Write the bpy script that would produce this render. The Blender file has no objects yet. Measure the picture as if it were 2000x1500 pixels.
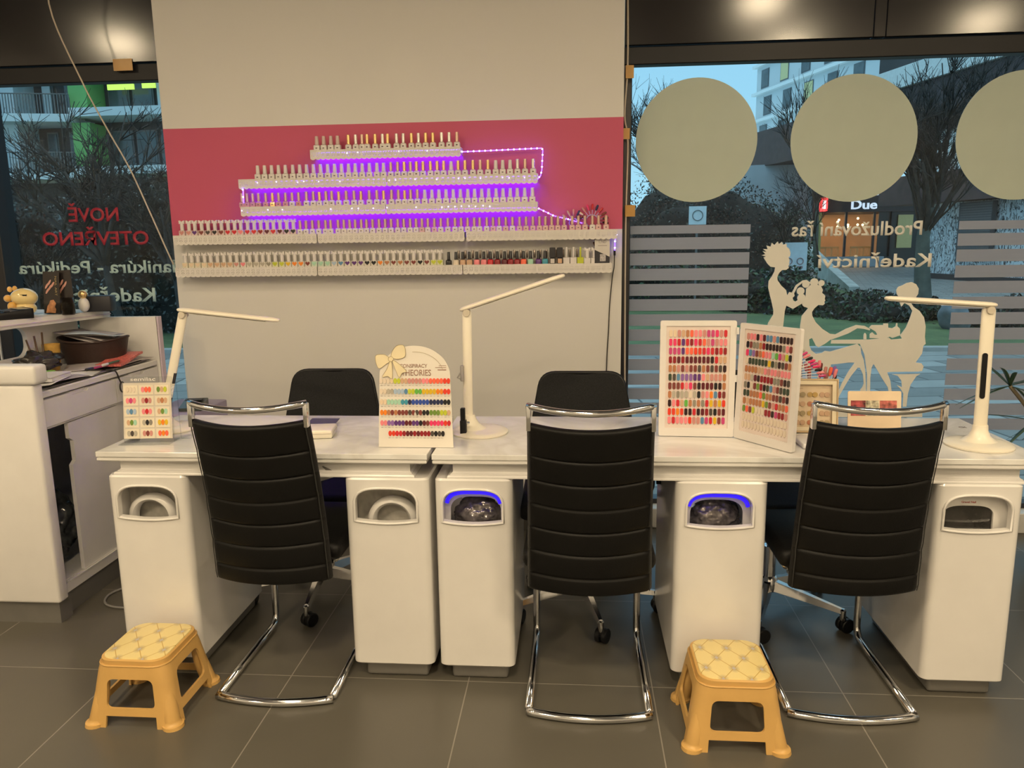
import bpy, bmesh, math, random
from mathutils import Vector, Matrix
from mathutils.geometry import tessellate_polygon
R = random.Random(7)
PI = math.pi
sc = bpy.context.scene
C = sc.collection

# ------------------------------------------------------------------ camera
cam = bpy.data.cameras.new('camera'); cam.sensor_width = 36; cam.lens = 27.0; cam.clip_end = 400; cam.clip_start = 0.05
co = bpy.data.objects.new('camera', cam); C.objects.link(co)
ax = Vector((9.96828182e-01, 0.07841824, -0.01357036))      # right
dn = Vector((9.04487721e-04, -0.18166893, -0.98335934))     # down
fw = Vector((-7.95786228e-02, 0.98022802, -0.18116363))     # forward
m = Matrix((( ax.x, -dn.x, -fw.x, 0), (ax.y, -dn.y, -fw.y, 0), (ax.z, -dn.z, -fw.z, 1.417), (0, 0, 0, 1)))
co.matrix_world = m
sc.camera = co

# ------------------------------------------------------------------ world, lights, exposure
sc.view_settings.view_transform = 'Standard'; sc.view_settings.look = 'None'
sc.view_settings.gamma = 1; sc.view_settings.exposure = 0.0; sc.view_settings.use_curve_mapping = False
w = bpy.data.worlds.new('dusk_sky'); sc.world = w; w.use_nodes = True
nt = w.node_tree; bgn = nt.nodes['Background']
tc = nt.nodes.new('ShaderNodeTexCoord'); sx = nt.nodes.new('ShaderNodeSeparateXYZ'); rp = nt.nodes.new('ShaderNodeValToRGB')
nt.links.new(tc.outputs['Generated'], sx.inputs[0]); nt.links.new(sx.outputs['Z'], rp.inputs[0]); nt.links.new(rp.outputs[0], bgn.inputs[0])
rp.color_ramp.elements[0].position = 0.0; rp.color_ramp.elements[0].color = (0.34, 0.60, 0.74, 1)
rp.color_ramp.elements[1].position = 1.0; rp.color_ramp.elements[1].color = (0.70, 0.92, 1.0, 1)
k_ = rp.color_ramp.elements.new(0.42); k_.color = (0.19, 0.45, 0.68, 1)
k_ = rp.color_ramp.elements.new(0.62); k_.color = (0.50, 0.80, 1.0, 1)
bgn.inputs[1].default_value = 1.4

WARM = (1.0, 0.80, 0.52)
CEIL_LAMPS = [(-1.6, 1.5, 18), (-0.2, 0.2, 42), (1.32, 1.5, 18), (-3.7, 1.0, 27), (3.2, 0.72, 27), (-1.5, -0.6, 47), (1.9, 0.0, 45), (-3.6, -1.6, 40), (3.4, -2.2, 43), (0.0, -1.9, 45)]
# (their housings are built with the ceiling)
for i, (x, y, p) in enumerate(CEIL_LAMPS):
    L = bpy.data.lights.new('ceiling_lamp_light', 'AREA'); L.shape = 'DISK'; L.size = 0.30; L.energy = p; L.color = WARM
    lo = bpy.data.objects.new('ceiling_lamp_light', L); C.objects.link(lo); lo.location = (x, y, 3.065)
    CEIL_LAMPS[i] = (x, y, lo)

# ------------------------------------------------------------------ helpers
def lin(c):
    if isinstance(c, str):
        c = c.lstrip('#'); c = [int(c[i:i+2], 16)/255 for i in (0, 2, 4)]
        return tuple(x/12.92 if x <= 0.04045 else ((x+0.055)/1.055)**2.4 for x in c)
    return tuple(c)
_M = {}
def mat(name, col, rough=0.5, metal=0.0, var=0.06, scale=12.0, bump=0.0, bscale=60.0, emit=0.0, coat=0.0, alpha=1.0, trans=0.0, spec=0.5):
    if name in _M: return _M[name]
    col = lin(col)
    M = bpy.data.materials.new(name); M.use_nodes = True; _M[name] = M
    N = M.node_tree.nodes; K = M.node_tree.links; b = N['Principled BSDF']
    b.inputs['Roughness'].default_value = rough; b.inputs['Metallic'].default_value = metal
    b.inputs['Coat Weight'].default_value = coat; b.inputs['Coat Roughness'].default_value = 0.06
    b.inputs['Alpha'].default_value = alpha; b.inputs['Transmission Weight'].default_value = trans
    b.inputs['Specular IOR Level'].default_value = spec
    t = N.new('ShaderNodeTexCoord'); n = N.new('ShaderNodeTexNoise'); n.inputs['Scale'].default_value = scale; n.inputs['Detail'].default_value = 3
    K.new(t.outputs['Object'], n.inputs['Vector'])
    r = N.new('ShaderNodeValToRGB'); K.new(n.outputs['Fac'], r.inputs[0])
    r.color_ramp.elements[0].position = 0.3; r.color_ramp.elements[1].position = 0.7
    r.color_ramp.elements[0].color = tuple(x*(1-var) for x in col)+(1,)
    r.color_ramp.elements[1].color = tuple(min(1, x*(1+var)) for x in col)+(1,)
    K.new(r.outputs[0], b.inputs['Base Color'])
    if bump:
        n2 = N.new('ShaderNodeTexNoise'); n2.inputs['Scale'].default_value = bscale; K.new(t.outputs['Object'], n2.inputs['Vector'])
        bp = N.new('ShaderNodeBump'); bp.inputs['Strength'].default_value = bump; bp.inputs['Distance'].default_value = 0.004
        K.new(n2.outputs['Fac'], bp.inputs['Height']); K.new(bp.outputs[0], b.inputs['Normal'])
    if emit:
        b.inputs['Emission Color'].default_value = col+(1,); b.inputs['Emission Strength'].default_value = emit
    return M

def link(o, parent=None):
    C.objects.link(o)
    if parent is not None: o.parent = parent
    return o
def tag(o, label=None, cat=None, group=None, kind=None):
    if label: o['label'] = label
    if cat: o['category'] = cat
    if group: o['group'] = group
    if kind: o['kind'] = kind
    return o
def empty(name, label, cat, loc=(0, 0, 0), rz=0.0, group=None):
    o = bpy.data.objects.new(name, None); C.objects.link(o); o.location = loc; o.rotation_euler = (0, 0, rz); o.empty_display_size = 0.05
    return tag(o, label, cat, group)
def obj(name, bm, mats, parent=None, smooth=False, auto=None):
    me = bpy.data.meshes.new(name)
    bmesh.ops.recalc_face_normals(bm, faces=bm.faces)
    bm.to_mesh(me); bm.free()
    for M in (mats if isinstance(mats, (list, tuple)) else [mats]): me.materials.append(M)
    if smooth:
        me.shade_smooth()
        if auto is not None:
            try: me.set_sharp_from_angle(angle=math.radians(auto))
            except Exception: pass
    return link(bpy.data.objects.new(name, me), parent)
def dup(root, loc=None, label=None, group=None, rz=None):
    c = root.copy(); C.objects.link(c)
    if loc is not None: c.location = loc
    if rz is not None: c.rotation_euler = (0, 0, rz)
    if label: c['label'] = label
    if group: c['group'] = group
    for ch in root.children:
        d = ch.copy(); C.objects.link(d); d.parent = c
        for g in ch.children:
            e = g.copy(); C.objects.link(e); e.parent = d
    return c
def dup_part(o, loc, parent=None, material=None):
    c = o.copy(); C.objects.link(c); c.location = loc
    if parent: c.parent = parent
    if material: c.material_slots[0].material = material
    return c

def box(bm, x0, x1, y0, y1, z0, z1, mi=0, bev=0.0, seg=2, M=None):
    vs = [bm.verts.new(p) for p in ((x0,y0,z0),(x1,y0,z0),(x1,y1,z0),(x0,y1,z0),(x0,y0,z1),(x1,y0,z1),(x1,y1,z1),(x0,y1,z1))]
    fs = [bm.faces.new([vs[i] for i in q]) for q in ((0,3,2,1),(4,5,6,7),(0,1,5,4),(1,2,6,5),(2,3,7,6),(3,0,4,7))]
    for f in fs: f.material_index = mi
    if bev:
        es = list({e for f in fs for e in f.edges})
        r = bmesh.ops.bevel(bm, geom=es, offset=bev, segments=seg, profile=0.5, affect='EDGES')
        for f in r['faces']: f.material_index = mi
        vs = list({v for f in r['faces'] for v in f.verts} | {v for v in vs if v.is_valid})
    if M is not None:
        for v in vs: v.co = M @ v.co
    return vs
def loft(bm, rings, mi=0, cap=True, closed=True):
    L = [[bm.verts.new(p) for p in r] for r in rings]; n = len(L[0])
    for a, b in zip(L, L[1:]):
        for i in range(n if closed else n-1):
            j = (i+1) % n
            try: f = bm.faces.new((a[i], a[j], b[j], b[i])); f.material_index = mi
            except ValueError: pass
    if cap:
        for r, rev in ((L[0], True), (L[-1], False)):
            try: f = bm.faces.new(list(reversed(r)) if rev else r); f.material_index = mi
            except ValueError: pass
    return L
def lathe(bm, prof, n=24, c=(0, 0, 0), mi=0, M=None, cap=True):
    rings = []
    for r, z in prof:
        ring = [Vector((c[0]+r*math.cos(2*PI*i/n), c[1]+r*math.sin(2*PI*i/n), c[2]+z)) for i in range(n)]
        rings.append([M @ p for p in ring] if M is not None else ring)
    return loft(bm, rings, mi, cap)
def tube(bm, path, r, n=8, mi=0, closed=False, flat=1.0):
    P = [Vector(p) for p in path]; k = len(P); rings = []
    up = Vector((0, 0, 1)); prev = None
    for i, p in enumerate(P):
        a = P[i-1] if (i > 0 or closed) else P[i]; b = P[(i+1) % k] if (i < k-1 or closed) else P[i]
        t = (b-a).normalized()
        if prev is None: u = t.cross(up); u = u if u.length > 1e-4 else t.cross(Vector((1, 0, 0)))
        else: u = prev - t*prev.dot(t)
        u.normalize(); v = t.cross(u); prev = u
        rr = r[i] if isinstance(r, (list, tuple)) else r
        rings.append([p + u*rr*math.cos(2*PI*j/n) + v*rr*flat*math.sin(2*PI*j/n) for j in range(n)])
    if closed: rings.append(rings[0])
    return loft(bm, rings, mi, not closed)
def plate(bm, loops, y0, y1, mi=0, M=None):
    """flat shape with holes drawn in x,z, from depth y0 to y1"""
    tri = tessellate_polygon([[Vector((x, z, 0)) for x, z in lp] for lp in loops])
    flat = [p for lp in loops for p in lp]
    A = [bm.verts.new((x, y0, z)) for x, z in flat]; B = [bm.verts.new((x, y1, z)) for x, z in flat]
    for t in tri:
        try: bm.faces.new([A[i] for i in t]).material_index = mi
        except ValueError: pass
        try: bm.faces.new([B[i] for i in reversed(t)]).material_index = mi
        except ValueError: pass
    s = 0
    for lp in loops:
        n = len(lp)
        for i in range(n):
            j = (i+1) % n
            try: bm.faces.new((A[s+i], A[s+j], B[s+j], B[s+i])).material_index = mi
            except ValueError: pass
        s += n
    if M is not None:
        for v in A+B: v.co = M @ v.co
def rrect(x0, x1, z0, z1, r, n=5):
    out = []
    for cx, cz, a in ((x1-r, z0+r, -90), (x1-r, z1-r, 0), (x0+r, z1-r, 90), (x0+r, z0+r, 180)):
        for i in range(n+1):
            t = math.radians(a+90*i/n); out.append((cx+r*math.cos(t), cz+r*math.sin(t)))
    return out
def circle(cx, cz, r, n=32): return [(cx+r*math.cos(2*PI*i/n), cz+r*math.sin(2*PI*i/n)) for i in range(n)]
def smooth_path(pts, n=6):
    P = [Vector(p) for p in pts]; out = []
    for i in range(len(P)-1):
        a = P[max(i-1, 0)]; b = P[i]; c = P[i+1]; d = P[min(i+2, len(P)-1)]
        for k in range(n):
            t = k/n
            out.append(0.5*((2*b)+(c-a)*t+(2*a-5*b+4*c-d)*t*t+(3*b-a-3*c+d)*t**3))
    out.append(P[-1]); return out
def fillet(pts, r, n=5):
    """polyline with rounded corners"""
    P = [Vector(p) for p in pts]; out = [P[0]]
    for i in range(1, len(P)-1):
        a = (P[i-1]-P[i]).normalized(); b = (P[i+1]-P[i]).normalized()
        d = min(r, (P[i-1]-P[i]).length*0.45, (P[i+1]-P[i]).length*0.45)
        s = P[i]+a*d; e = P[i]+b*d
        for k in range(n+1):
            t = k/n; out.append((1-t)**2*s + 2*t*(1-t)*P[i] + t*t*e)
    out.append(P[-1]); return out
def boolean(base_bm, cut_bms, name='tmp', op='DIFFERENCE'):
    def mk(bm):
        me = bpy.data.meshes.new('tmp'); bmesh.ops.recalc_face_normals(bm, faces=bm.faces); bm.to_mesh(me); bm.free()
        o = bpy.data.objects.new('tmp', me); C.objects.link(o); return o
    o = mk(base_bm); cs = [mk(b) for b in cut_bms]
    for c in cs:
        md = o.modifiers.new('b', 'BOOLEAN'); md.operation = op; md.object = c; md.solver = 'EXACT'
    dg = bpy.context.evaluated_depsgraph_get(); dg.update()
    me = bpy.data.meshes.new_from_object(o.evaluated_get(dg))
    for t in [o]+cs: bpy.data.objects.remove(t)
    bm = bmesh.new(); bm.from_mesh(me); bpy.data.meshes.remove(me)
    return bm
def text_bm(s, width=None, height=None, ext=0.001, bold=0.0, mirror=False, spacing=1.0):
    cu = bpy.data.curves.new('t', 'FONT'); cu.body = s; cu.size = 1.0; cu.offset = bold; cu.extrude = 0; cu.resolution_u = 3; cu.space_character = spacing
    o = bpy.data.objects.new('t', cu); C.objects.link(o)
    dg = bpy.context.evaluated_depsgraph_get(); dg.update()
    me = bpy.data.meshes.new_from_object(o.evaluated_get(dg)); bpy.data.objects.remove(o)
    xs = [v.co.x for v in me.vertices]; ys = [v.co.y for v in me.vertices]
    x0, x1 = min(xs), max(xs); sx_ = (width/(x1-x0)) if width else None; cap = 0.70
    sy = (height/cap) if height else sx_
    if sx_ is None: sx_ = sy
    bm = bmesh.new(); bm.from_mesh(me); bpy.data.meshes.remove(me)
    W = (x1-x0)*sx_
    for v in bm.verts:
        x = (v.co.x-x0)*sx_; z = v.co.y*sy
        v.co = Vector((W-x if mirror else x, 0, z))
    r = bmesh.ops.extrude_face_region(bm, geom=list(bm.faces))
    for v in r['geom']:
        if isinstance(v, bmesh.types.BMVert): v.co.y += ext
    return bm, W
def shift(bm, dx=0, dy=0, dz=0):
    for v in bm.verts: v.co += Vector((dx, dy, dz))
    return bm
def glassmat(name, tint=(0.97, 0.99, 0.98), rough=0.0, strength=1.0, frost=None):
    M = bpy.data.materials.new(name); M.use_nodes = True; N = M.node_tree.nodes; K = M.node_tree.links
    N.remove(N['Principled BSDF']); out = N['Material Output']
    tr = N.new('ShaderNodeBsdfTransparent'); tr.inputs[0].default_value = tuple(tint)+(1,)
    g = N.new('ShaderNodeBsdfGlossy'); g.inputs['Roughness'].default_value = rough
    lw = N.new('ShaderNodeLayerWeight'); lw.inputs['Blend'].default_value = 0.5
    pw = N.new('ShaderNodeMath'); pw.operation = 'POWER'; pw.inputs[1].default_value = 4.0; K.new(lw.outputs['Facing'], pw.inputs[0])
    f = N.new('ShaderNodeMath'); f.operation = 'MULTIPLY_ADD'; f.inputs[1].default_value = 0.6; f.inputs[2].default_value = 0.016; K.new(pw.outputs[0], f.inputs[0])
    n = N.new('ShaderNodeTexNoise'); n.inputs['Scale'].default_value = 1.5
    bp = N.new('ShaderNodeBump'); bp.inputs['Strength'].default_value = 0.02; K.new(n.outputs['Fac'], bp.inputs['Height']); K.new(bp.outputs[0], g.inputs['Normal'])
    mx = N.new('ShaderNodeMixShader'); K.new(f.outputs[0], mx.inputs[0]); K.new(tr.outputs[0], mx.inputs[1]); K.new(g.outputs[0], mx.inputs[2])
    K.new(mx.outputs[0], out.inputs[0]); return M
def ordinal(n):
    return ['first','second','third','fourth','fifth','sixth','seventh','eighth','ninth','tenth','eleventh','twelfth','thirteenth','fourteenth','fifteenth','sixteenth','seventeenth','eighteenth','nineteenth','twentieth','twenty-first','twenty-second','twenty-third','twenty-fourth','twenty-fifth','twenty-sixth','twenty-seventh','twenty-eighth','twenty-ninth','thirtieth','thirty-first','thirty-second','thirty-third','thirty-fourth','thirty-fifth','thirty-sixth','thirty-seventh','thirty-eighth','thirty-ninth','fortieth','forty-first','forty-second','forty-third','forty-fourth','forty-fifth','forty-sixth','forty-seventh','forty-eighth','forty-ninth','fiftieth'][n-1]

# ------------------------------------------------------------------ shared materials
white_gloss = mat('white_lacquer', (0.72, 0.70, 0.68), 0.22, var=0.02, coat=0.3)
white_matte = mat('white_plastic', (0.74, 0.72, 0.70), 0.4, var=0.02)
ivory = mat('ivory_plastic', (0.80, 0.74, 0.62), 0.3, var=0.02)
chrome = mat('chrome', (0.75, 0.75, 0.76), 0.12, 1.0, var=0.03)
leather = mat('black_leather', (0.0045, 0.0042, 0.004), 0.48, var=0.15, bump=0.1, bscale=220, spec=0.22)
mesh_black = mat('black_fabric', (0.020, 0.020, 0.021), 0.8, var=0.3, scale=300, spec=0.2)
black_pl = mat('black_plastic', (0.007, 0.007, 0.008), 0.4, spec=0.3)
frame_black = mat('dark_window_frame', (0.018, 0.017, 0.020), 0.35, var=0.05)
paper = mat('white_paper', (0.72, 0.70, 0.68), 0.7, var=0.04)
clear = glassmat('clear_acrylic', (0.93, 0.94, 0.94), 0.03)
grey_metal = mat('grey_plinth', (0.20, 0.19, 0.175), 0.35, 0.3, var=0.05)
beige_cable = mat('beige_cable', (0.55, 0.47, 0.38), 0.6)
vinyl = mat('cream_vinyl', (0.74, 0.72, 0.66), 0.6, var=0.02)
tape_m = mat('orange_tape', (0.50, 0.27, 0.06), 0.3, var=0.1)
led_blue = mat('purple_led', (0.07, 0.012, 1.0), 0.5, emit=120)
led_dot = mat('led_diode', (0.55, 0.5, 1.0), 0.5, emit=12)

# ================================================================== ROOM
def floor_mat():
    M = bpy.data.materials.new('grey_floor_tiles'); M.use_nodes = True; N = M.node_tree.nodes; K = M.node_tree.links; b = N['Principled BSDF']
    t = N.new('ShaderNodeTexCoord'); mp = N.new('ShaderNodeMapping'); K.new(t.outputs['Object'], mp.inputs[0])
    mp.inputs['Location'].default_value = (0.313+0.6*10, -2.277+0.6*10, 0)
    br = N.new('ShaderNodeTexBrick'); K.new(mp.outputs[0], br.inputs['Vector']); br.offset = 0.0; br.squash = 1.0
    br.inputs['Scale'].default_value = 1.0; br.inputs['Brick Width'].default_value = 0.597; br.inputs['Row Height'].default_value = 0.601
    br.inputs['Mortar Size'].default_value = 0.0022; br.inputs['Mortar Smooth'].default_value = 0.3
    br.inputs['Color1'].default_value = (0.098, 0.090, 0.072, 1); br.inputs['Color2'].default_value = (0.104, 0.096, 0.078, 1); br.inputs['Mortar'].default_value = (0.24, 0.22, 0.19, 1)
    n = N.new('ShaderNodeTexNoise'); n.inputs['Scale'].default_value = 2.5; n.inputs['Detail'].default_value = 8; K.new(t.outputs['Object'], n.inputs[0])
    r = N.new('ShaderNodeMapRange'); r.inputs[3].default_value = 0.80; r.inputs[4].default_value = 1.2; K.new(n.outputs['Fac'], r.inputs[0])
    mx = N.new('ShaderNodeVectorMath'); mx.operation = 'MULTIPLY'; K.new(br.outputs['Color'], mx.inputs[0]); K.new(r.outputs[0], mx.inputs[1]); K.new(mx.outputs[0], b.inputs['Base Color'])
    r2 = N.new('ShaderNodeMapRange'); r2.inputs[3].default_value = 0.28; r2.inputs[4].default_value = 0.42; K.new(n.outputs['Fac'], r2.inputs[0]); K.new(r2.outputs[0], b.inputs['Roughness'])
    bp = N.new('ShaderNodeBump'); bp.inputs['Strength'].default_value = 0.3; bp.inputs['Distance'].default_value = 0.001; bp.invert = True
    K.new(br.outputs['Fac'], bp.inputs['Height']); K.new(bp.outputs[0], b.inputs['Normal'])
    return M
XL, XR, YB, YF, ZC = -4.6, 4.6, -2.6, 3.78, 3.1
bm = bmesh.new(); box(bm, XL, XR, YB, 3.86, -0.06, 0.0); tag(obj('floor', bm, floor_mat()), kind='structure')
wall_m = mat('white_wall_paint', (0.66, 0.64, 0.61), 0.75, var=0.015, scale=3, bump=0.08, bscale=160)
ceil_m = mat('ceiling_paint', (0.20, 0.20, 0.21), 0.8, var=0.02)
bm = bmesh.new(); box(bm, XL, XR, YB, 3.95, ZC, ZC+0.1); tag(obj('ceiling', bm, ceil_m), kind='structure')
bm = bmesh.new(); box(bm, XL, XR, YB-0.1, YB, 0, ZC); tag(obj('wall_back', bm, wall_m), kind='structure')
bm = bmesh.new(); box(bm, XL-0.1, XL, YB-0.1, 3.95, 0, ZC); tag(obj('wall_left', bm, wall_m), kind='structure')
bm = bmesh.new(); box(bm, XR, XR+0.1, YB-0.1, 3.95, 0, ZC); tag(obj('wall_right', bm, wall_m), kind='structure')
# pillar between the two windows: white, a pink painted band from 1.472 to 1.967
def band_mat():
    M = bpy.data.materials.new('white_wall_with_pink_band'); M.use_nodes = True; N = M.node_tree.nodes; K = M.node_tree.links; b = N['Principled BSDF']
    g = N.new('ShaderNodeNewGeometry'); s = N.new('ShaderNodeSeparateXYZ'); K.new(g.outputs['Position'], s.inputs[0])
    a = N.new('ShaderNodeMath'); a.operation = 'GREATER_THAN'; a.inputs[1].default_value = 1.472; K.new(s.outputs['Z'], a.inputs[0])
    c = N.new('ShaderNodeMath'); c.operation = 'LESS_THAN'; c.inputs[1].default_value = 1.967; K.new(s.outputs['Z'], c.inputs[0])
    q = N.new('ShaderNodeMath'); q.operation = 'MULTIPLY'; K.new(a.outputs[0], q.inputs[0]); K.new(c.outputs[0], q.inputs[1])
    n = N.new('ShaderNodeTexNoise'); n.inputs['Scale'].default_value = 4; n.inputs['Detail'].default_value = 6
    r = N.new('ShaderNodeMapRange'); r.inputs[3].default_value = 0.96; r.inputs[4].default_value = 1.03; K.new(n.outputs['Fac'], r.inputs[0])
    mx = N.new('ShaderNodeMix'); mx.data_type = 'RGBA'; K.new(q.outputs[0], mx.inputs[0]); mx.inputs[6].default_value = (0.66, 0.64, 0.61, 1); mx.inputs[7].default_value = (0.53, 0.080, 0.155, 1)
    v = N.new('ShaderNodeVectorMath'); v.operation = 'MULTIPLY'; K.new(mx.outputs[2], v.inputs[0]); K.new(r.outputs[0], v.inputs[1]); K.new(v.outputs[0], b.inputs['Base Color'])
    b.inputs['Roughness'].default_value = 0.6
    n2 = N.new('ShaderNodeTexNoise'); n2.inputs['Scale'].default_value = 150; bp = N.new('ShaderNodeBump'); bp.inputs['Strength'].default_value = 0.08; bp.inputs['Distance'].default_value = 0.003
    K.new(n2.outputs['Fac'], bp.inputs['Height']); K.new(bp.outputs[0], b.inputs['Normal'])
    return M
WX0, WX1, WY = -1.936, 0.225, 3.65
bm = bmesh.new(); box(bm, WX0, WX1, WY, 3.95, 0, ZC); tag(obj('wall_front', bm, band_mat()), kind='structure')
bm = bmesh.new(); box(bm, WX0, WX1, WY-0.012, WY, 0, 0.075); tag(obj('baseboard_front', bm, mat('dark_grey_baseboard', (0.10, 0.095, 0.085), 0.4)), kind='structure')
# dark glossy panels and frames above the windows
fascia_m = mat('dark_glossy_fascia', (0.014, 0.012, 0.013), 0.17, var=0.06, spec=0.75)
def fascia(x0, x1, seams, n):
    bm = bmesh.new(); xs = [x0]+seams+[x1]
    for a, b in zip(xs, xs[1:]): box(bm, a+0.0015, b-0.0015, 3.715, 3.76, 2.285, ZC, bev=0.002, seg=1)
    tag(obj('trim_%d' % n, bm, fascia_m), kind='structure')
    bm = bmesh.new(); box(bm, x0, x1, 3.735, 3.80, 2.205, 2.283, bev=0.004, seg=1); tag(obj('trim_%d' % (n+1), bm, mat('dark_window_head', (0.010, 0.010, 0.012), 0.4, var=0.05, spec=0.3)), kind='structure')
fascia(XL, WX0-0.004, [-3.2], 1); fascia(WX1+0.004, XR, [1.315, 1.368], 3)
# windows: glass, frame posts, low white sill
glass_m = glassmat('window_glass', (0.93, 0.97, 0.97))
def window(n, x0, x1, posts):
    e = bpy.data.objects.new('window_%d' % n, None); C.objects.link(e); e['kind'] = 'structure'
    bm = bmesh.new(); box(bm, x0, x1, 3.80, 3.808, 0.10, 2.25); obj('glass_pane', bm, glass_m, e)
    for p0, p1 in posts:
        bm = bmesh.new(); box(bm, p0, p1, 3.73, 3.86, 0.10, 2.205, bev=0.004, seg=1)
        obj('frame_post', bm, frame_black, e)
    bm = bmesh.new(); box(bm, x0, x1, 3.78, 3.86, 0.10, 0.125, bev=0.003, seg=1); obj('bottom_rail', bm, frame_black, e)
    return e
wl = window(1, XL, WX0, [(WX0-0.012, WX0-0.001), (-2.985, -2.885), (XL, XL+0.06)])
wr = window(2, WX1, XR, [(WX1+0.002, WX1+0.042), (2.55, 2.62), (XR-0.06, XR)])
bm = bmesh.new(); box(bm, -2.961, -2.953, 3.722, 3.730, 0.13, 2.2); obj('white_seal', bm, white_matte, wl)
for nm, a, b in (('trim_5', XL, WX0), ('trim_6', WX1, XR)):
    bm = bmesh.new(); box(bm, a, b, 3.70, 3.86, 0, 0.10, bev=0.004, seg=1); tag(obj(nm, bm, mat('white_sill', (0.66, 0.64, 0.60), 0.4)), kind='structure')
# ceiling lamps
bm = bmesh.new(); lathe(bm, [(0.15, 0), (0.19, 0.0), (0.19, 0.03), (0.15, 0.03)], 32); rim0 = obj('lamp_rim', bm, white_matte, smooth=True, auto=30)
bm = bmesh.new(); lathe(bm, [(0.15, 0.012), (0.15, 0.03)], 32); dif0 = obj('diffuser', bm, mat('lamp_diffuser', (1.0, 0.85, 0.62), 0.6, emit=3.0), smooth=True, auto=30)
words = ['above the left station', 'in the middle of the room', 'above the right station', 'beside the left wall near the windows', 'beside the right wall near the windows', 'behind the viewer, left of the middle', 'behind the viewer, right of the middle', 'in the rear left corner', 'in the rear right corner', 'in the middle by the rear wall']
for (x, y, lo), wd in zip(CEIL_LAMPS, words):
    e = empty('ceiling_lamp', 'round white ceiling lamp '+wd, 'ceiling lamp', (x, y, 3.07), group='round ceiling lamps')
    for o in (rim0, dif0): c = o.copy(); C.objects.link(c); c.parent = e; c.location = (0, 0, 0)
bpy.data.objects.remove(rim0); bpy.data.objects.remove(dif0)

# ------------------------------------------------------------------ vinyl on the glass
def frost(name, col, alpha):
    M = bpy.data.materials.new(name); M.use_nodes = True; N = M.node_tree.nodes; K = M.node_tree.links; b = N['Principled BSDF']; out = N['Material Output']
    b.inputs['Base Color'].default_value = col+(1,); b.inputs['Roughness'].default_value = 0.45
    n = N.new('ShaderNodeTexNoise'); n.inputs['Scale'].default_value = 5; n.inputs['Detail'].default_value = 4
    r = N.new('ShaderNodeValToRGB'); K.new(n.outputs['Fac'], r.inputs[0]); r.color_ramp.elements[0].color = tuple(x*0.93 for x in col)+(1,); r.color_ramp.elements[1].color = tuple(x*1.06 for x in col)+(1,); K.new(r.outputs[0], b.inputs['Base Color'])
    tl = N.new('ShaderNodeBsdfTranslucent'); tl.inputs[0].default_value = col+(1,)
    m1 = N.new('ShaderNodeMixShader'); m1.inputs[0].default_value = 0.28; K.new(b.outputs[0], m1.inputs[1]); K.new(tl.outputs[0], m1.inputs[2])
    tr = N.new('ShaderNodeBsdfTransparent'); m2 = N.new('ShaderNodeMixShader'); m2.inputs[0].default_value = alpha
    K.new(tr.outputs[0], m2.inputs[1]); K.new(m1.outputs[0], m2.inputs[2]); K.new(m2.outputs[0], out.inputs[0]); return M
circ_m = frost('frosted_circle_film', (0.62, 0.66, 0.55), 0.94)
strip_m = frost('frosted_stripe_film', (0.36, 0.40, 0.50), 0.92)
for (cx, cz, r), lb in zip(((0.572, 1.874, 0.280), (1.286, 1.866, 0.283), (2.021, 1.862, 0.283)), ('large frosted circle film on the right window, nearest the pillar', 'large frosted circle film on the right window, middle one above the restaurant sign', 'large frosted circle film on the right window, cut off by the picture edge')):
    bm = bmesh.new(); plate(bm, [circle(cx, cz, r, 72)], 3.796, 3.7985)
    tag(obj('window_circle_decal', bm, circ_m), lb, 'window film', 'frosted circles on the right window')
def stripes(x0, x1, tops, side):
    for i, (a, b) in enumerate(tops):
        bm = bmesh.new(); box(bm, x0, x1, 3.796, 3.7985, b, a)
        tag(obj('window_stripe_decal', bm, strip_m), 'grey window stripe %s, %s from the top' % (side, ordinal(i+1)), 'window film', 'grey frosted stripes, '+side)
tops = [(1.487, 1.448)]+[(1.430-0.0735*i, 1.430-0.0735*i-0.0565) for i in range(13)]
stripes(0.272, 0.838, tops, 'beside the pillar'); stripes(1.787, 2.40, tops, 'at the right behind the lamp')
def words_on_glass(s, x0, x1, z, cap, mt, lb, bold=0.018):
    e = empty('window_lettering', lb, 'lettering', (x0, 3.7965, z))
    bm, W = text_bm(s, width=x1-x0, height=cap, ext=0.0015, bold=bold, mirror=True)
    ws = s.split(' ')
    if len(ws) == 1: obj('word', bm, mt, e); return
    # cut the phrase into its words at the widest gaps
    xs = sorted(v.co.x for v in bm.verts); gaps = sorted(((b-a, (a+b)/2) for a, b in zip(xs, xs[1:])), reverse=True)[:len(ws)-1]
    cuts = sorted(g[1] for g in gaps); edges = [-1]+cuts+[W+1]
    for a, b in zip(edges, edges[1:]):
        c = bm.copy(); bmesh.ops.delete(c, geom=[v for v in c.verts if not a < v.co.x < b], context='VERTS'); obj('word', c, mt, e)
    bm.free()
words_on_glass('Prodlužování řas', 1.029, 1.624, 1.428, 0.064, vinyl, 'cream reversed lettering Prodlužování řas on the right window')
words_on_glass('Kadeřnictví', 1.150, 1.677, 1.279, 0.062, vinyl, 'cream reversed lettering Kadeřnictví on the right window')
pale = mat('pale_green_vinyl', (0.42, 0.56, 0.56), 0.6, var=0.02); redv = mat('dark_red_vinyl', (0.36, 0.02, 0.04), 0.5, var=0.03)
words_on_glass('NOVĚ', -2.555, -2.288, 1.552, 0.066, redv, 'dark red reversed lettering NOVĚ on the left window', 0.022)
words_on_glass('OTEVŘENO', -2.708, -2.141, 1.434, 0.066, redv, 'dark red reversed lettering OTEVŘENO on the left window', 0.022)
words_on_glass('Manikúra - Pedikúra', -2.858, -1.955, 1.292, 0.062, pale, 'pale green reversed lettering Manikúra - Pedikúra on the left window')
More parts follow.
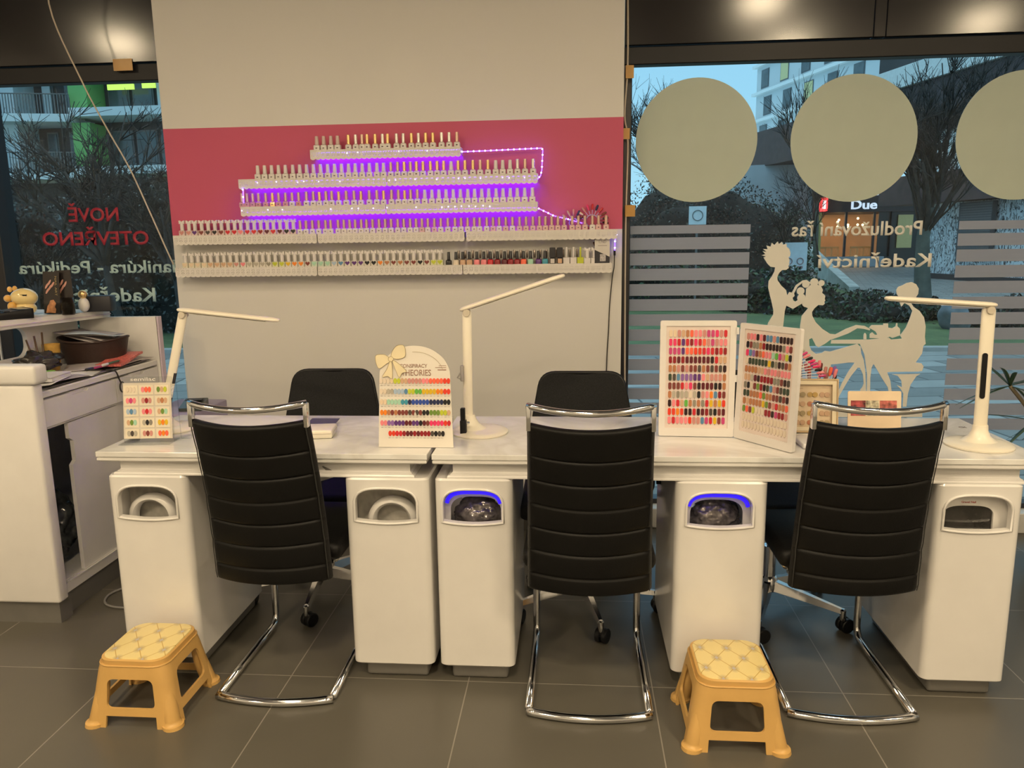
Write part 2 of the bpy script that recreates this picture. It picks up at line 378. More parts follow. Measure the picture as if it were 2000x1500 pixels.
words_on_glass('Kadeřnictví', -2.700, -2.134, 1.146, 0.068, pale, 'pale green reversed lettering Kadeřnictví on the left window')
SIL={
 'stylist':[(0.9369,1.0009),(0.9393,1.0166),(0.9534,1.0416),(0.9619,1.0572),(0.9622,1.076),(0.9531,1.1134),(0.9423,1.1508),(0.9326,1.188),(0.933,1.2189),(0.9472,1.2403),(0.9582,1.2647),(0.9603,1.2831),(0.939,1.2864),(0.9232,1.3018),(0.9134,1.3172),(0.9044,1.3295),(0.9156,1.3355),(0.8943,1.3406),(0.9121,1.3465),(0.8982,1.3601),(0.9177,1.3568),(0.9001,1.371),(0.9219,1.3689),(0.9151,1.3872),(0.9346,1.3808),(0.9398,1.399),(0.9523,1.3885),(0.9666,1.4046),(0.9731,1.3925),(0.9865,1.4026),(0.9913,1.3892),(1.0108,1.395),(1.008,1.3799),(1.0222,1.3706),(1.0293,1.3493),(1.0271,1.3341),(1.02,1.3312),(1.027,1.3128),(1.0239,1.3025),(1.0266,1.2964),(1.0221,1.2903),(1.0238,1.2793),(1.0122,1.2703),(0.9941,1.2705),(0.9798,1.2553),(0.9728,1.2369),(0.9753,1.2215),(0.9929,1.1967),(1.017,1.1749),(1.0231,1.1501),(1.0326,1.1655),(1.0449,1.1623),(1.0612,1.1979),(1.0932,1.2204),(1.11,1.2221),(1.1268,1.2109),(1.1247,1.1955),(1.1074,1.2018),(1.0908,1.2081),(1.0695,1.1899),(1.0553,1.1591),(1.0584,1.1467),(1.0492,1.1375),(1.0535,1.1251),(1.0635,1.1188),(1.0798,1.1311),(1.0978,1.134),(1.1056,1.1247),(1.099,1.1123),(1.0532,1.0841),(1.0219,1.1005),(1.0159,1.0756),(1.0144,1.0444),(1.011,0.9892)],
 'client':[(1.1246,1.0873),(1.1447,1.1058),(1.1716,1.1118),(1.1709,1.1019),(1.1548,1.0871),(1.1438,1.0685),(1.1466,1.0498),(1.1648,1.0185),(1.1969,0.987),(1.2347,0.963),(1.2592,0.9604),(1.3059,0.9865),(1.353,1.005),(1.3924,1.001),(1.4205,0.9859),(1.418,0.9785),(1.3904,0.9861),(1.36,0.9893),(1.3194,0.9645),(1.2722,0.9459),(1.2365,0.9334),(1.2133,0.9146),(1.1838,0.8977),(1.1712,0.9053),(1.1508,0.9432),(1.1377,0.937),(1.1407,0.9054),(1.1511,0.8832),(1.1734,0.866),(1.2006,0.8704),(1.2153,0.8799),(1.2399,0.8766),(1.3234,0.9017),(1.365,0.9141),(1.3812,0.8983),(1.3863,0.8668),(1.4005,0.8351),(1.4053,0.8098),(1.4117,0.778),(1.4165,0.7333),(1.4236,0.6563),(1.4095,0.6563),(1.399,0.6756),(1.3933,0.6884),(1.4022,0.7013),(1.4082,0.7205),(1.401,0.7652),(1.3849,0.7971),(1.3739,0.7971),(1.3449,0.7557),(1.3232,0.714),(1.3015,0.6689),(1.2935,0.6495),(1.2888,0.6754),(1.3044,0.7204),(1.3313,0.778),(1.3589,0.8225),(1.3285,0.8226),(1.2801,0.8163),(1.2468,0.8131),(1.2503,0.7844),(1.2369,0.7729),(1.197,0.7749),(1.1591,0.7941),(1.0945,0.7941),(1.0939,0.8069),(1.1334,0.8152),(1.1196,0.842),(1.105,0.8865),(1.095,0.9371),(1.0916,1.0001),(1.0962,1.0501)],
 'client_head':[(1.1891,1.1734),(1.185,1.1611),(1.2016,1.1456),(1.1994,1.1314),(1.2034,1.1239),(1.1984,1.1178),(1.2013,1.1085),(1.1934,1.1005),(1.1721,1.1025),(1.1481,1.0996),(1.1246,1.0873),(1.1091,1.0936),(1.1098,1.137),(1.1104,1.1803),(1.1305,1.1985),(1.1605,1.1995),(1.179,1.1919)],
 'manicurist':[(1.541,1.1367),(1.531,1.1521),(1.5266,1.1704),(1.5344,1.1856),(1.5545,1.1934),(1.5714,1.2036),(1.5947,1.2076),(1.6162,1.1971),(1.6297,1.1756),(1.6287,1.1512),(1.6183,1.133),(1.6042,1.1239),(1.5995,1.1086),(1.6128,1.0901),(1.6409,1.0714),(1.6642,1.0405),(1.6754,0.9971),(1.6758,0.9474),(1.6822,0.9131),(1.6722,0.9037),(1.6692,0.8662),(1.6428,0.8222),(1.67,0.819),(1.6815,0.8032),(1.6761,0.781),(1.6583,0.7779),(1.5318,0.7767),(1.5138,0.7748),(1.5319,0.7334),(1.539,0.695),(1.5457,0.6694),(1.5305,0.6694),(1.5221,0.7014),(1.4916,0.7461),(1.4642,0.7907),(1.4473,0.8161),(1.4395,0.797),(1.4369,0.7461),(1.4419,0.6563),(1.426,0.6563),(1.4204,0.7652),(1.4019,0.8604),(1.3771,0.9141),(1.2406,0.9158),(1.2426,0.9334),(1.418,0.9347),(1.5106,0.9431),(1.5202,0.9343),(1.5708,0.9385),(1.5607,0.9541),(1.5847,0.9914),(1.5993,1.0347),(1.6083,1.0716),(1.5915,1.0964),(1.5698,1.1088),(1.5563,1.0917),(1.5478,1.109),(1.5536,1.1274)],
 'manicurist_lap':[(1.4582,0.8761),(1.4817,0.8855),(1.5187,0.8728),(1.5617,0.8614),(1.6034,0.865),(1.6263,0.8788),(1.6336,0.9164),(1.6334,0.9414),(1.6225,0.9663),(1.5966,0.954),(1.5801,0.9353),(1.6222,0.932),(1.6223,0.9152),(1.4825,0.9156),(1.464,0.8792)],
 'table_items':[(1.4205,0.9422),(1.4192,0.961),(1.4306,0.9703),(1.4435,0.9577),(1.4555,0.9577),(1.4454,0.9733),(1.414,0.9922),(1.4252,1.0046),(1.4792,1.0043),(1.4786,1.0124),(1.5013,1.0123),(1.5028,0.9918),(1.5222,0.9886),(1.5365,0.9978),(1.5383,1.0133),(1.5443,1.0133),(1.5455,0.9978),(1.5583,0.9853),(1.5607,0.9541),(1.5257,0.9418),(1.5132,0.9481),(1.4899,0.9382)],
 'little_bottle':[(1.3925,0.936),(1.3911,0.9579),(1.3947,0.9661),(1.3989,0.966),(1.4043,0.9579),(1.4058,0.936)],
 'stool_leg':[(1.5356,0.7652),(1.6682,0.7671),(1.651,0.7557),(1.6271,0.7143),(1.6185,0.6696),(1.6161,0.6053),(1.5991,0.6052),(1.5973,0.6695),(1.5835,0.6919),(1.5606,0.7143),(1.5888,0.7015),(1.5834,0.7334),(1.5633,0.7589)],
 'client_stool':[(1.2886,0.5782),(1.6922,0.5798),(1.6943,0.5539),(1.2964,0.5521)],
}

def decal(name, keys, lb, extra=()):
    bm = bmesh.new()
    for q, k in enumerate(keys): plate(bm, [SIL[k]], 3.7955-0.0003*q, 3.7985-0.0001*q)
    for q, (x, z, r) in enumerate(extra): plate(bm, [circle(x, z, r, 20)], 3.7950-0.0002*q, 3.7984-0.0001*q)
    return tag(obj(name, bm, vinyl), lb, 'window decal')
decal('stylist_decal', ['stylist'], 'cream vinyl silhouette of a standing hairdresser with spiky hair')
decal('client_decal', ['client', 'client_head'], 'cream vinyl silhouette of a seated client with curls and outstretched hand', ((1.1074, 1.2018, 0.0169),(1.1461, 1.2107, 0.0192),(1.18, 1.2067, 0.0144),(1.085, 1.1694, 0.0181),(1.0904, 1.1372, 0.0194),(1.1153, 1.1122, 0.0206)))
decal('manicurist_decal', ['manicurist', 'manicurist_lap', 'table_items', 'little_bottle', 'stool_leg', 'client_stool'], 'cream vinyl silhouette of a seated manicurist at a small table')

# ------------------------------------------------------------------ cables on the walls
bm = bmesh.new(); tube(bm, smooth_path([(-2.30, 3.45, 3.09), (-2.27, 3.46, 2.8), (-2.33, 3.5, 2.49), (-2.22, 3.5, 2.17), (-2.13, 3.52, 1.95), (-2.05, 3.53, 1.78), (-1.98, 3.55, 1.57), (-1.93, 3.56, 1.42), (-1.905, 3.575, 1.335)]), 0.0035, 6)
tag(obj('hanging_cable', bm, beige_cable, smooth=True), 'thin beige cable hanging from the ceiling across the left window', 'cable')
bm = bmesh.new(); tube(bm, smooth_path([(0.236, 3.685, 3.09), (0.238, 3.685, 2.6), (0.243, 3.69, 2.2), (0.232, 3.69, 1.98), (0.248, 3.69, 1.86), (0.243, 3.69, 1.5), (0.246, 3.69, 1.0), (0.252, 3.69, 0.62), (0.27, 3.69, 0.13)]), 0.0042, 6)
tag(obj('window_cable', bm, beige_cable, smooth=True), 'beige cable taped down the edge of the right window', 'cable')
bm = bmesh.new(); tube(bm, smooth_path([(0.189, 3.635, 1.36), (0.188, 3.63, 1.30), (0.181, 3.64, 1.25), (0.170, 3.645, 1.12), (0.166, 3.645, 1.0), (0.158, 3.645, 0.82), (0.15, 3.645, 0.3), (0.155, 3.64, 0.01)]), 0.0024, 6)
tag(obj('power_cord', bm, mat('dark_cord', (0.03, 0.025, 0.02), 0.5), smooth=True), 'thin dark power cord running down the wall from the light strip', 'cable')
for (x, z, wd, ht), lb in zip(((0.252, 2.165, 0.036, 0.056), (0.240, 1.898, 0.030, 0.048), (0.262, 1.554, 0.046, 0.052)), ('highest piece of orange tape on the window edge cable', 'middle piece of orange tape on the window edge cable', 'lowest piece of orange tape on the window edge cable')):
    bm = bmesh.new(); plate(bm, [rrect(x-wd/2, x+wd/2, z-ht/2, z+ht/2, 0.002)], 3.6805, 3.6825); box(bm, x-wd/2, x-wd/2+0.002, 3.6825, 3.72, z-ht/2, z+ht/2); tag(obj('tape', bm, tape_m), lb, 'tape', 'orange tape on the window cable')
bm = bmesh.new(); plate(bm, [rrect(-2.185, -2.09, 2.247, 2.300, 0.002)], 3.7105, 3.7125); box(bm, -2.185, -2.182, 3.7125, 3.733, 2.25, 2.27); tag(obj('tape', bm, tape_m), 'shiny orange tape patch on the dark panel above the left window', 'tape')

# ================================================================== FURNITURE
def marble():
    M = bpy.data.materials.new('white_marble_top'); M.use_nodes = True; N = M.node_tree.nodes; K = M.node_tree.links; b = N['Principled BSDF']
    t = N.new('ShaderNodeTexCoord'); n = N.new('ShaderNodeTexNoise'); n.inputs['Scale'].default_value = 2.2; n.inputs['Detail'].default_value = 9; n.inputs['Distortion'].default_value = 1.6; K.new(t.outputs['Object'], n.inputs[0])
    r = N.new('ShaderNodeValToRGB'); K.new(n.outputs['Fac'], r.inputs[0]); e = r.color_ramp.elements
    e[0].position = 0.42; e[0].color = (0.76, 0.755, 0.74, 1); e[1].position = 0.6; e[1].color = (0.75, 0.745, 0.73, 1)
    x = r.color_ramp.elements.new(0.5); x.color = (0.66, 0.645, 0.625, 1)
    K.new(r.outputs[0], b.inputs['Base Color']); b.inputs['Roughness'].default_value = 0.14; b.inputs['Coat Weight'].default_value = 0.1; return M
marble_m = marble()
def arch(cx, z0, zs, zt, hw, sag=0.008, n=16):
    """flat-bottomed arch outline, spring line zs, crown zt"""
    pts = []
    for i in range(9):
        t = i/8; pts.append((cx-hw+2*hw*t, z0 - sag*math.sin(PI*t)))
    for i in range(1, n+1):
        a = PI*i/(n+1); c, s = math.cos(a), math.sin(a)
        pts.append((cx+hw*(abs(c)**0.62)*(1 if c > 0 else -1), zs+(zt-zs)*(abs(s)**0.72)))
    return pts
def prism(lp, y0, y1, M=None):
    bm = bmesh.new(); plate(bm, [lp], y0, y1, M=M); return bm
def pedestal(parent, x0, x1, kind):
    cx = (x0+x1)/2; W = x1-x0
    # outer case in plan with rounded front corners
    bm = bmesh.new(); r = 0.022; rings = []
    def plan(ins, z):
        a, b, c, d = x0+ins, x1-ins, 2.28+ins, 2.78
        pts = [(b, d, z), (a, d, z)]
        for k in range(6): t = PI/2*k/5; pts.append((a+r-r*math.cos(t), c+r-r*math.sin(t), z))
        for k in range(6): t = PI/2*k/5; pts.append((b-r+r*math.sin(t), c+r-r*math.cos(t), z))
        return pts
    loft(bm, [plan(0.006, 0.055), plan(0, 0.061), plan(0, 0.688), plan(0.005, 0.694)])
    inner = bmesh.new(); box(inner, x0+0.012, x1-0.012, 2.298, 2.81, 0.067, 0.680)
    hw = min(0.098, W/2-0.03)
    hole = prism(arch(cx-0.004, 0.556, 0.600, 0.657, hw), 2.2, 2.31)
    bm = boolean(bm, [inner, hole])
    p = obj('pedestal', bm, white_gloss, parent, True, 35)
    # raised lip round the opening
    bm = bmesh.new(); tube(bm, [(x, 2.2785, z) for x, z in arch(cx-0.004, 0.552, 0.600, 0.661, hw+0.004)], 0.0042, 6, closed=True); obj('opening_rim', bm, white_gloss, p, True)
    bm = bmesh.new(); box(bm, x0+0.035, x1-0.025, 2.306, 2.775, 0, 0.056, bev=0.012, seg=3); obj('plinth', bm, grey_metal, p, True, 35)
    if kind in ('open', 'led'):
        cc = cx-0.022 if x0 < -1 else cx+0.004
        def semi(hx, zt, n=20): return [(cc+hx*math.cos(PI*k/n), 0.528+(zt-0.545)*math.sin(PI*k/n)**0.85) for k in range(n+1)]
        if kind == 'open':
            bm = bmesh.new(); rg = [(0.056, 0.608, 2.352), (0.056, 0.608, 2.330), (0.064, 0.616, 2.322), (0.074, 0.624, 2.324), (0.082, 0.630, 2.332), (0.083, 0.631, 2.352)]
            loft(bm, [[(x, y, z) for x, z in semi(h, t)] for h, t, y in rg]+[[(x, 2.352, z) for x, z in semi(0.056, 0.608)]], closed=False, cap=False)
        else:
            bm = bmesh.new(); plate(bm, [rrect(x0+0.014, x1-0.014, 0.40, 0.678, 0.01), arch(cx-0.002, 0.525, 0.560, 0.616, 0.082, 0)], 2.345, 2.352)
        obj('inner_ring', bm, white_gloss, p, True, 50)
    if kind == 'open':
        bm = bmesh.new(); box(bm, x0+0.014, x1-0.014, 2.375, 2.383, 0.42, 0.67); obj('filter_board', bm, mat('grey_filter', (0.42, 0.40, 0.36), 0.5, var=0.25, scale=25), p)
    if kind == 'led':
        a = arch(cx-0.004, 0.556, 0.592, 0.6425, hw-0.007)[9:]
        bm = bmesh.new(); tube(bm, [(x, 2.308, z) for x, z in a], 0.0065, 8); obj('led_glow_arc', bm, mat('blue_violet_glow', (0.03, 0.010, 1.0), 0.4, emit=1.0), p, True)  # glowing arc stands in for LED light falling on the inner wall
        bm = bmesh.new(); bmesh.ops.create_icosphere(bm, subdivisions=5, radius=1)
        from mathutils import noise
        for v in bm.verts:
            n_ = noise.noise(v.co*2.6+Vector((x0*7, 0, 0)))*0.25 + abs(noise.noise(v.co*5+Vector((x0*9, 3, 0))))*0.35
            v.co = v.co*(0.9+n_*0.4); v.co = Vector((cx+v.co.x*0.088, 2.405+v.co.y*0.045, 0.535+v.co.z*0.066))
        obj('crumpled_dust_bag', bm, mat('grey_plastic_film', (0.22, 0.20, 0.19), 0.14, 0.5, var=0.5, scale=40, bump=0.9, bscale=40), p, True)
    if kind == 'glass':
        bm = bmesh.new(); plate(bm, [rrect(x0+0.014, x1-0.014, 0.40, 0.678, 0.01), arch(cx-0.012, 0.540, 0.580, 0.616, 0.074, 0)], 2.318, 2.326); obj('inner_ring', bm, white_matte, p)
        bm = bmesh.new(); plate(bm, [arch(cx-0.012, 0.536, 0.580, 0.620, 0.078, 0)], 2.327, 2.330); obj('dark_window', bm, mat('smoked_glass', (0.03, 0.028, 0.026), 0.08, var=0.5, scale=20, coat=0.5), p)
        bm, W_ = text_bm('Gravel Nail', width=0.042, height=0.006, ext=0.0006, bold=0.01); shift(bm, cx-0.035, 2.3172, 0.6245); obj('red_lettering', bm, mat('red_print', (0.45, 0.05, 0.04), 0.5), p)
    return p
def desk(label, x0, x1, peds, knees):
    e = empty('manicure_desk', label, 'desk', (0, 0, 0))
    YA, YB_ = 2.270, 2.806
    bm = bmesh.new(); box(bm, x0, x1, YA, YB_, 0.7575, 0.775, bev=0.002, seg=2); obj('marble_top', bm, marble_m, e)
    def ringset(prof, ins=0.0): return [[(x0+ins+i, YA+i, z), (x1-ins-i, YA+i, z), (x1-ins-i, YB_-i, z), (x0+ins+i, YB_-i, z)] for i, z in prof]
    bm = bmesh.new(); loft(bm, ringset([(0.005, 0.7572), (0.005, 0.7545), (0.002, 0.7535), (0.002, 0.7465), (0.005, 0.7435), (0.010, 0.7415), (0.016, 0.7395), (0.022, 0.7385)])); obj('top_moulding', bm, white_gloss, e)
    bm = bmesh.new(); loft(bm, ringset([(0.030, 0.7383), (0.031, 0.7340), (0.031, 0.7120), (0.028, 0.7085), (0.024, 0.7070), (0.024, 0.7045), (0.017, 0.7030), (0.015, 0.6990), (0.015, 0.6945)], 0.030)); obj('apron', bm, white_gloss, e)
    for a, b, k in peds: pedestal(e, a, b, k)
    for a, b in knees:      # curved pencil-drawer scoop and dark plates painting its notch shade in the knee space
        cx = (a+b)/2; hw = (b-a)/2
        bm = bmesh.new(); rings = []
        for i in range(17):
            t = i/16; x = a+(b-a)*t; d = 0.048*(1-abs(2*t-1)**3.2)
            rings.append([(x, 2.36, 0.694), (x, 2.36, 0.6935-d), (x, 2.39, 0.6930-d*1.05), (x, 2.70, 0.6935-d*0.8), (x, 2.70, 0.694)])
        loft(bm, rings); obj('drawer_scoop', bm, white_gloss, e, True, 40)
        for s, xx in ((1, a+0.03), (-1, b-0.03)):
            bm = bmesh.new(); plate(bm, [[(xx, 0.7125), (xx+s*0.028, 0.726), (xx+s*0.032, 0.7245), (xx+s*0.02, 0.7125)]], 2.2995, 2.304); obj('pull_notch_shade', bm, mat('shadow_grey', (0.14, 0.13, 0.12), 0.4), e)
    return e
desk('white manicure desk with marble top left of the gap, nearest the reception counter', -1.529, -0.452, [(-1.508, -1.240, 'open'), (-0.722, -0.453, 'open')], [(-1.225, -0.735)])
desk('longer white manicure desk with marble top and blue-lit pedestals, right of the gap', -0.438, 1.380, [(-0.434, -0.188, 'led'), (0.312, 0.590, 'led'), (1.080, 1.330, 'glass')], [])

# ------------------------------------------------------------------ cantilever visitor chairs
def visitor_chair(loc, label, rail_y=-0.255):
    e = empty('cantilever_chair', label, 'chair', loc, group='black cantilever chairs in front of the desks')
    # padded back with stitched seams
    bm = bmesh.new(); nu, nv = 28, 150; seams = [0.11, 0.252, 0.395, 0.537, 0.68, 0.82]
    z0, z1 = 0.385, 0.922
    def pt(u, t, side):
        hw = 0.187-0.010*t; zz = z0+(z1-z0)*t
        edge = min(1.0, (1-abs(u))/0.05); ends = min(1.0, min(t, 1-t)/0.02)
        rnd = math.sqrt(max(0, 1-(1-edge)**2))*math.sqrt(max(0, 1-(1-ends)**2))
        groove = sum(math.exp(-((t-s)/0.0055)**2) for s in seams)
        pil = 0.0
        pts_ = [0]+seams+[1]
        for a, b in zip(pts_, pts_[1:]):
            if a <= t <= b: pil = math.sin(PI*(t-a)/(b-a))**0.5
        th = (0.012+0.004*pil-0.0045*groove*(1 if abs(u) < 0.94 else 0.4))*rnd + 0.004
        if side > 0: th = 0.020*rnd+0.003
        y = -0.185-0.098*t-0.05*(1-u*u) + 0.018*math.sin(PI*t) + (-th if side < 0 else th)
        x = hw*u
        if ends < 1: x *= (0.96+0.04*math.sqrt(max(0, 1-(1-ends)**2)))
        return Vector((x, y, zz - 0.010*(1-u*u)*(1 if t > 0.5 else t*2)))
    G = [[[bm.verts.new(pt(-1+2*i/nu, j/nv, s)) for i in range(nu+1)] for j in range(nv+1)] for s in (-1, 1)]
    for k in (0, 1):
        for j in range(nv):
            for i in range(nu):
                bm.faces.new((G[k][j][i], G[k][j][i+1], G[k][j+1][i+1], G[k][j+1][i]))
    for j in range(nv):
        for i in (0, nu): bm.faces.new((G[0][j][i], G[0][j+1][i], G[1][j+1][i], G[1][j][i]))
    for i in range(nu):
        for j in (0, nv): bm.faces.new((G[0][j][i], G[0][j][i+1], G[1][j][i+1], G[1][j][i]))
    bk = obj('backrest', bm, leather, e, True, 60)
    bm = bmesh.new()        # piping down both sides
    bm.free()
    for u in (-1, 1):
        bm = bmesh.new(); tube(bm, [pt(u*0.965, 0.01+0.98*k/24, -1)+Vector((0, -0.001, 0)) for k in range(25)], 0.0016, 5)
        obj('side_piping', bm, mat('black_piping', (0.03, 0.03, 0.028), 0.4), bk, True)
    # chrome grab handle on top
    bm = bmesh.new(); tube(bm, [Vector((0.175*(-1+k/10), -0.291-0.050*(1-(-1+k/10)**2), 0.971-0.012*(1-(-1+k/10)**2))) for k in range(21)], 0.0098, 10, flat=1.0); obj('handle_bar', bm, chrome, e, True)
    for s in (-1, 1):
        bm = bmesh.new(); box(bm, s*0.172-0.0065, s*0.172+0.0065, -0.303, -0.279, 0.900, 0.971, bev=0.003, seg=2); obj('handle_post', bm, chrome, e, True, 40)
    # seat
    bm = bmesh.new(); box(bm, -0.205, 0.205, -0.155, 0.27, 0.425, 0.485, bev=0.026, seg=4); obj('seat', bm, leather, e, True, 40)
    # chrome cantilever tube: uprights at the front, runners along the floor
    ry = rail_y
    for s in (-1, 1):
        bm = bmesh.new(); tube(bm, fillet([(s*0.178, -0.13, 0.428), (s*0.178, 0.225, 0.428), (s*0.180, 0.222, 0.015), (s*0.183, ry+0.012, 0.013)], 0.05, 8), 0.0125, 12)
        obj('side_tube', bm, chrome, e, True)
    bm = bmesh.new(); tube(bm, [Vector((0.187*u, ry-0.030*(1-u*u), 0.013)) for u in [-1+k/8 for k in range(17)]], 0.0145, 12, flat=0.85)
    obj('floor_rail', bm, chrome, e, True)
    bm = bmesh.new(); box(bm, -0.178, 0.178, -0.16, -0.13, 0.405, 0.425, bev=0.004, seg=1); obj('rear_crossbar', bm, chrome, e, True, 35)
    return e
c1 = visitor_chair((-0.940, 2.40, 0), 'black padded cantilever chair in front of the left desk, nearest the reception counter')
dup(c1, (0.048, 2.372, 0), 'black padded cantilever chair in the middle, right of the two touching pedestals')
dup(c1, (0.832, 2.412, 0), 'black padded cantilever chair at the right, beside the right-hand yellow stool')

# ------------------------------------------------------------------ swivel chairs behind the desks
def swivel(loc, rz, starrz, label):
    e = empty('swivel_chair', label, 'office chair', loc, rz, 'black swivel chairs behind the desks')
    for k in range(5):
        a = starrz-rz+2*PI*k/5; d = Vector((math.cos(a), math.sin(a), 0)); q = Vector((-d.y, d.x, 0))
        bm = bmesh.new(); rings = []
        for t, w_, h0, h1 in ((0.02, 0.020, 0.085, 0.125), (0.15, 0.016, 0.080, 0.108), (0.29, 0.010, 0.072, 0.088)):
            p = d*t; rings.append([p-q*w_+Vector((0, 0, h0)), p+q*w_+Vector((0, 0, h0)), p+q*w_*0.6+Vector((0, 0, h1)), p-q*w_*0.6+Vector((0, 0, h1))])
        loft(bm, rings); leg = obj('base_arm', bm, chrome, e, True, 35)
        p = d*0.285
        bm = bmesh.new(); lathe(bm, [(0.008, 0.045), (0.011, 0.05), (0.011, 0.085), (0.006, 0.09)], 10, c=(p.x, p.y, 0))
        obj('caster_stem', bm, chrome, leg, True, 40)
        bm = bmesh.new(); yaw = R.uniform(0, 3)
        for s in (-1, 1):
            Mx = Matrix.Translation((p.x, p.y, 0.0275)) @ Matrix.Rotation(yaw, 4, 'Z') @ Matrix.Translation((0.012, s*0.013, 0)) @ Matrix.Rotation(PI/2, 4, 'X')
            lathe(bm, [(0.012, -0.009), (0.024, -0.009), (0.0275, -0.006), (0.0275, 0.006), (0.024, 0.009), (0.012, 0.009)], 18, M=Mx)
        Mx = Matrix.Translation((p.x, p.y, 0.0275)) @ Matrix.Rotation(yaw, 4, 'Z')
        box(bm, -0.008, 0.026, -0.004, 0.004, -0.002, 0.022, bev=0.002, seg=1, M=Mx)
        obj('caster_wheel', bm, black_pl, leg, True, 40)
    bm = bmesh.new(); lathe(bm, [(0.035, 0.08), (0.038, 0.09), (0.034, 0.13), (0.026, 0.14), (0.026, 0.26), (0.014, 0.262), (0.014, 0.43)], 20); obj('gas_column', bm, chrome, e, True, 35)
    bm = bmesh.new(); box(bm, -0.10, 0.10, -0.10, 0.10, 0.415, 0.432, bev=0.004, seg=1); obj('seat_plate', bm, black_pl, e)
    bm = bmesh.new(); box(bm, -0.23, 0.23, -0.23, 0.22, 0.432, 0.495, bev=0.03, seg=4); obj('seat', bm, mesh_black, e, True, 40)
    # back: rounded trapezoid, slightly curved
    out = []
    B = [(-0.215, 0.55), (0.215, 0.55), (0.205, 0.66), (0.165, 0.882), (-0.165, 0.882), (-0.205, 0.66)]
    P = fillet([Vector((B[0][0]*0+0, 0.55, 0))]+[Vector((x, z, 0)) for x, z in B[1:]]+[Vector((B[0][0], B[0][1], 0)), Vector((0, 0.55, 0))], 0.055, 6)[:-1]
    M_ = Matrix.Translation((0, 0.30, 0.5)) @ Matrix.Rotation(-0.10, 4, 'X') @ Matrix.Translation((0, 0, -0.5))
    bm = bmesh.new(); plate(bm, [[(p.x, p.y) for p in P]], -0.016, 0.012)
    bmesh.ops.subdivide_edges(bm, edges=[x for x in bm.edges if x.calc_length() > 0.06], cuts=6, use_grid_fill=True)
    for v in bm.verts: v.co.y -= 0.9*v.co.x*v.co.x; v.co = M_ @ v.co
    obj('backrest', bm, mesh_black, e, True, 50)
    bm = bmesh.new(); tube(bm, [M_ @ Vector((p.x, 0.0-0.9*p.x*p.x, p.y)) for p in P], 0.009, 6, closed=True); obj('back_frame', bm, black_pl, e, True)
    bm = bmesh.new(); tube(bm, fillet([(0, 0.08, 0.425), (0, 0.31, 0.42), (0, 0.325, 0.60)], 0.05), 0.014, 8, flat=1.0); obj('back_bracket', bm, black_pl, e, True)
    for s in (-1, 1):
        bm = bmesh.new(); tube(bm, fillet([(s*0.19, 0.10, 0.425), (s*0.275, 0.10, 0.44), (s*0.275, 0.12, 0.63), (s*0.272, -0.13, 0.64), (s*0.272, -0.16, 0.56)], 0.05), 0.011, 8)
        obj('armrest', bm, black_pl, e, True)
    return e
swivel((-1.03, 2.90, 0), 0.03, math.radians(-84), 'black swivel chair behind the left desk, its back showing left of the arched chart')
swivel((0.035, 2.83, 0), 0.0, math.radians(-77), 'black swivel chair behind the middle cantilever chair, its rounded back above the desk')
swivel((0.755, 2.86, 0), 0.10, math.radians(-110), 'black swivel chair behind the right desk, mostly hidden by the colour book')

# ------------------------------------------------------------------ yellow plastic stools
def tuft_mat():
    M = bpy.data.materials.new('printed_tufted_cushion'); M.use_nodes = True; N = M.node_tree.nodes; K = M.node_tree.links; b = N['Principled BSDF']
    t = N.new('ShaderNodeTexCoord'); s = N.new('ShaderNodeSeparateXYZ'); K.new(t.outputs['Object'], s.inputs[0])
    def mth(op, a, b_=None, c=None):
        n = N.new('ShaderNodeMath'); n.operation = op
        for i, v in enumerate((a, b_, c)):
            if v is None: continue
            if isinstance(v, (int, float)): n.inputs[i].default_value = v
            else: K.new(v, n.inputs[i])
        return n.outputs[0]
    x = mth('MULTIPLY', s.outputs['X'], 1/0.078); y = mth('MULTIPLY', s.outputs['Y'], 1/0.112)
    u = mth('ADD', x, y); v = mth('SUBTRACT', x, y)
    du = mth('ABSOLUTE', mth('SUBTRACT', mth('FRACT', u), 0.5)); dv = mth('ABSOLUTE', mth('SUBTRACT', mth('FRACT', v), 0.5))
    line = mth('MAXIMUM', mth('GREATER_THAN', 0.018, du), mth('GREATER_THAN', 0.018, dv))
    d = mth('SQRT', mth('ADD', mth('MULTIPLY', du, du), mth('MULTIPLY', dv, dv)))
    btn = mth('GREATER_THAN', 0.085, d); halo = mth('MULTIPLY_ADD', d, -3.2, 1.0); halo.node.use_clamp = True
    base = (0.74, 0.60, 0.27, 1)
    m1 = N.new('ShaderNodeMix'); m1.data_type = 'RGBA'; K.new(halo, m1.inputs[0]); m1.inputs[6].default_value = base; m1.inputs[7].default_value = (0.34, 0.27, 0.18, 1)
    m2 = N.new('ShaderNodeMix'); m2.data_type = 'RGBA'; K.new(line, m2.inputs[0]); K.new(m1.outputs[2], m2.inputs[6]); m2.inputs[7].default_value = (0.50, 0.32, 0.08, 1)
    m3 = N.new('ShaderNodeMix'); m3.data_type = 'RGBA'; K.new(btn, m3.inputs[0]); K.new(m2.outputs[2], m3.inputs[6]); m3.inputs[7].default_value = (0.46, 0.42, 0.42, 1)
    K.new(m3.outputs[2], b.inputs['Base Color']); b.inputs['Roughness'].default_value = 0.3; return M
stool_m = mat('yellow_plastic', (0.60, 0.36, 0.115), 0.38, var=0.04, spec=0.5)
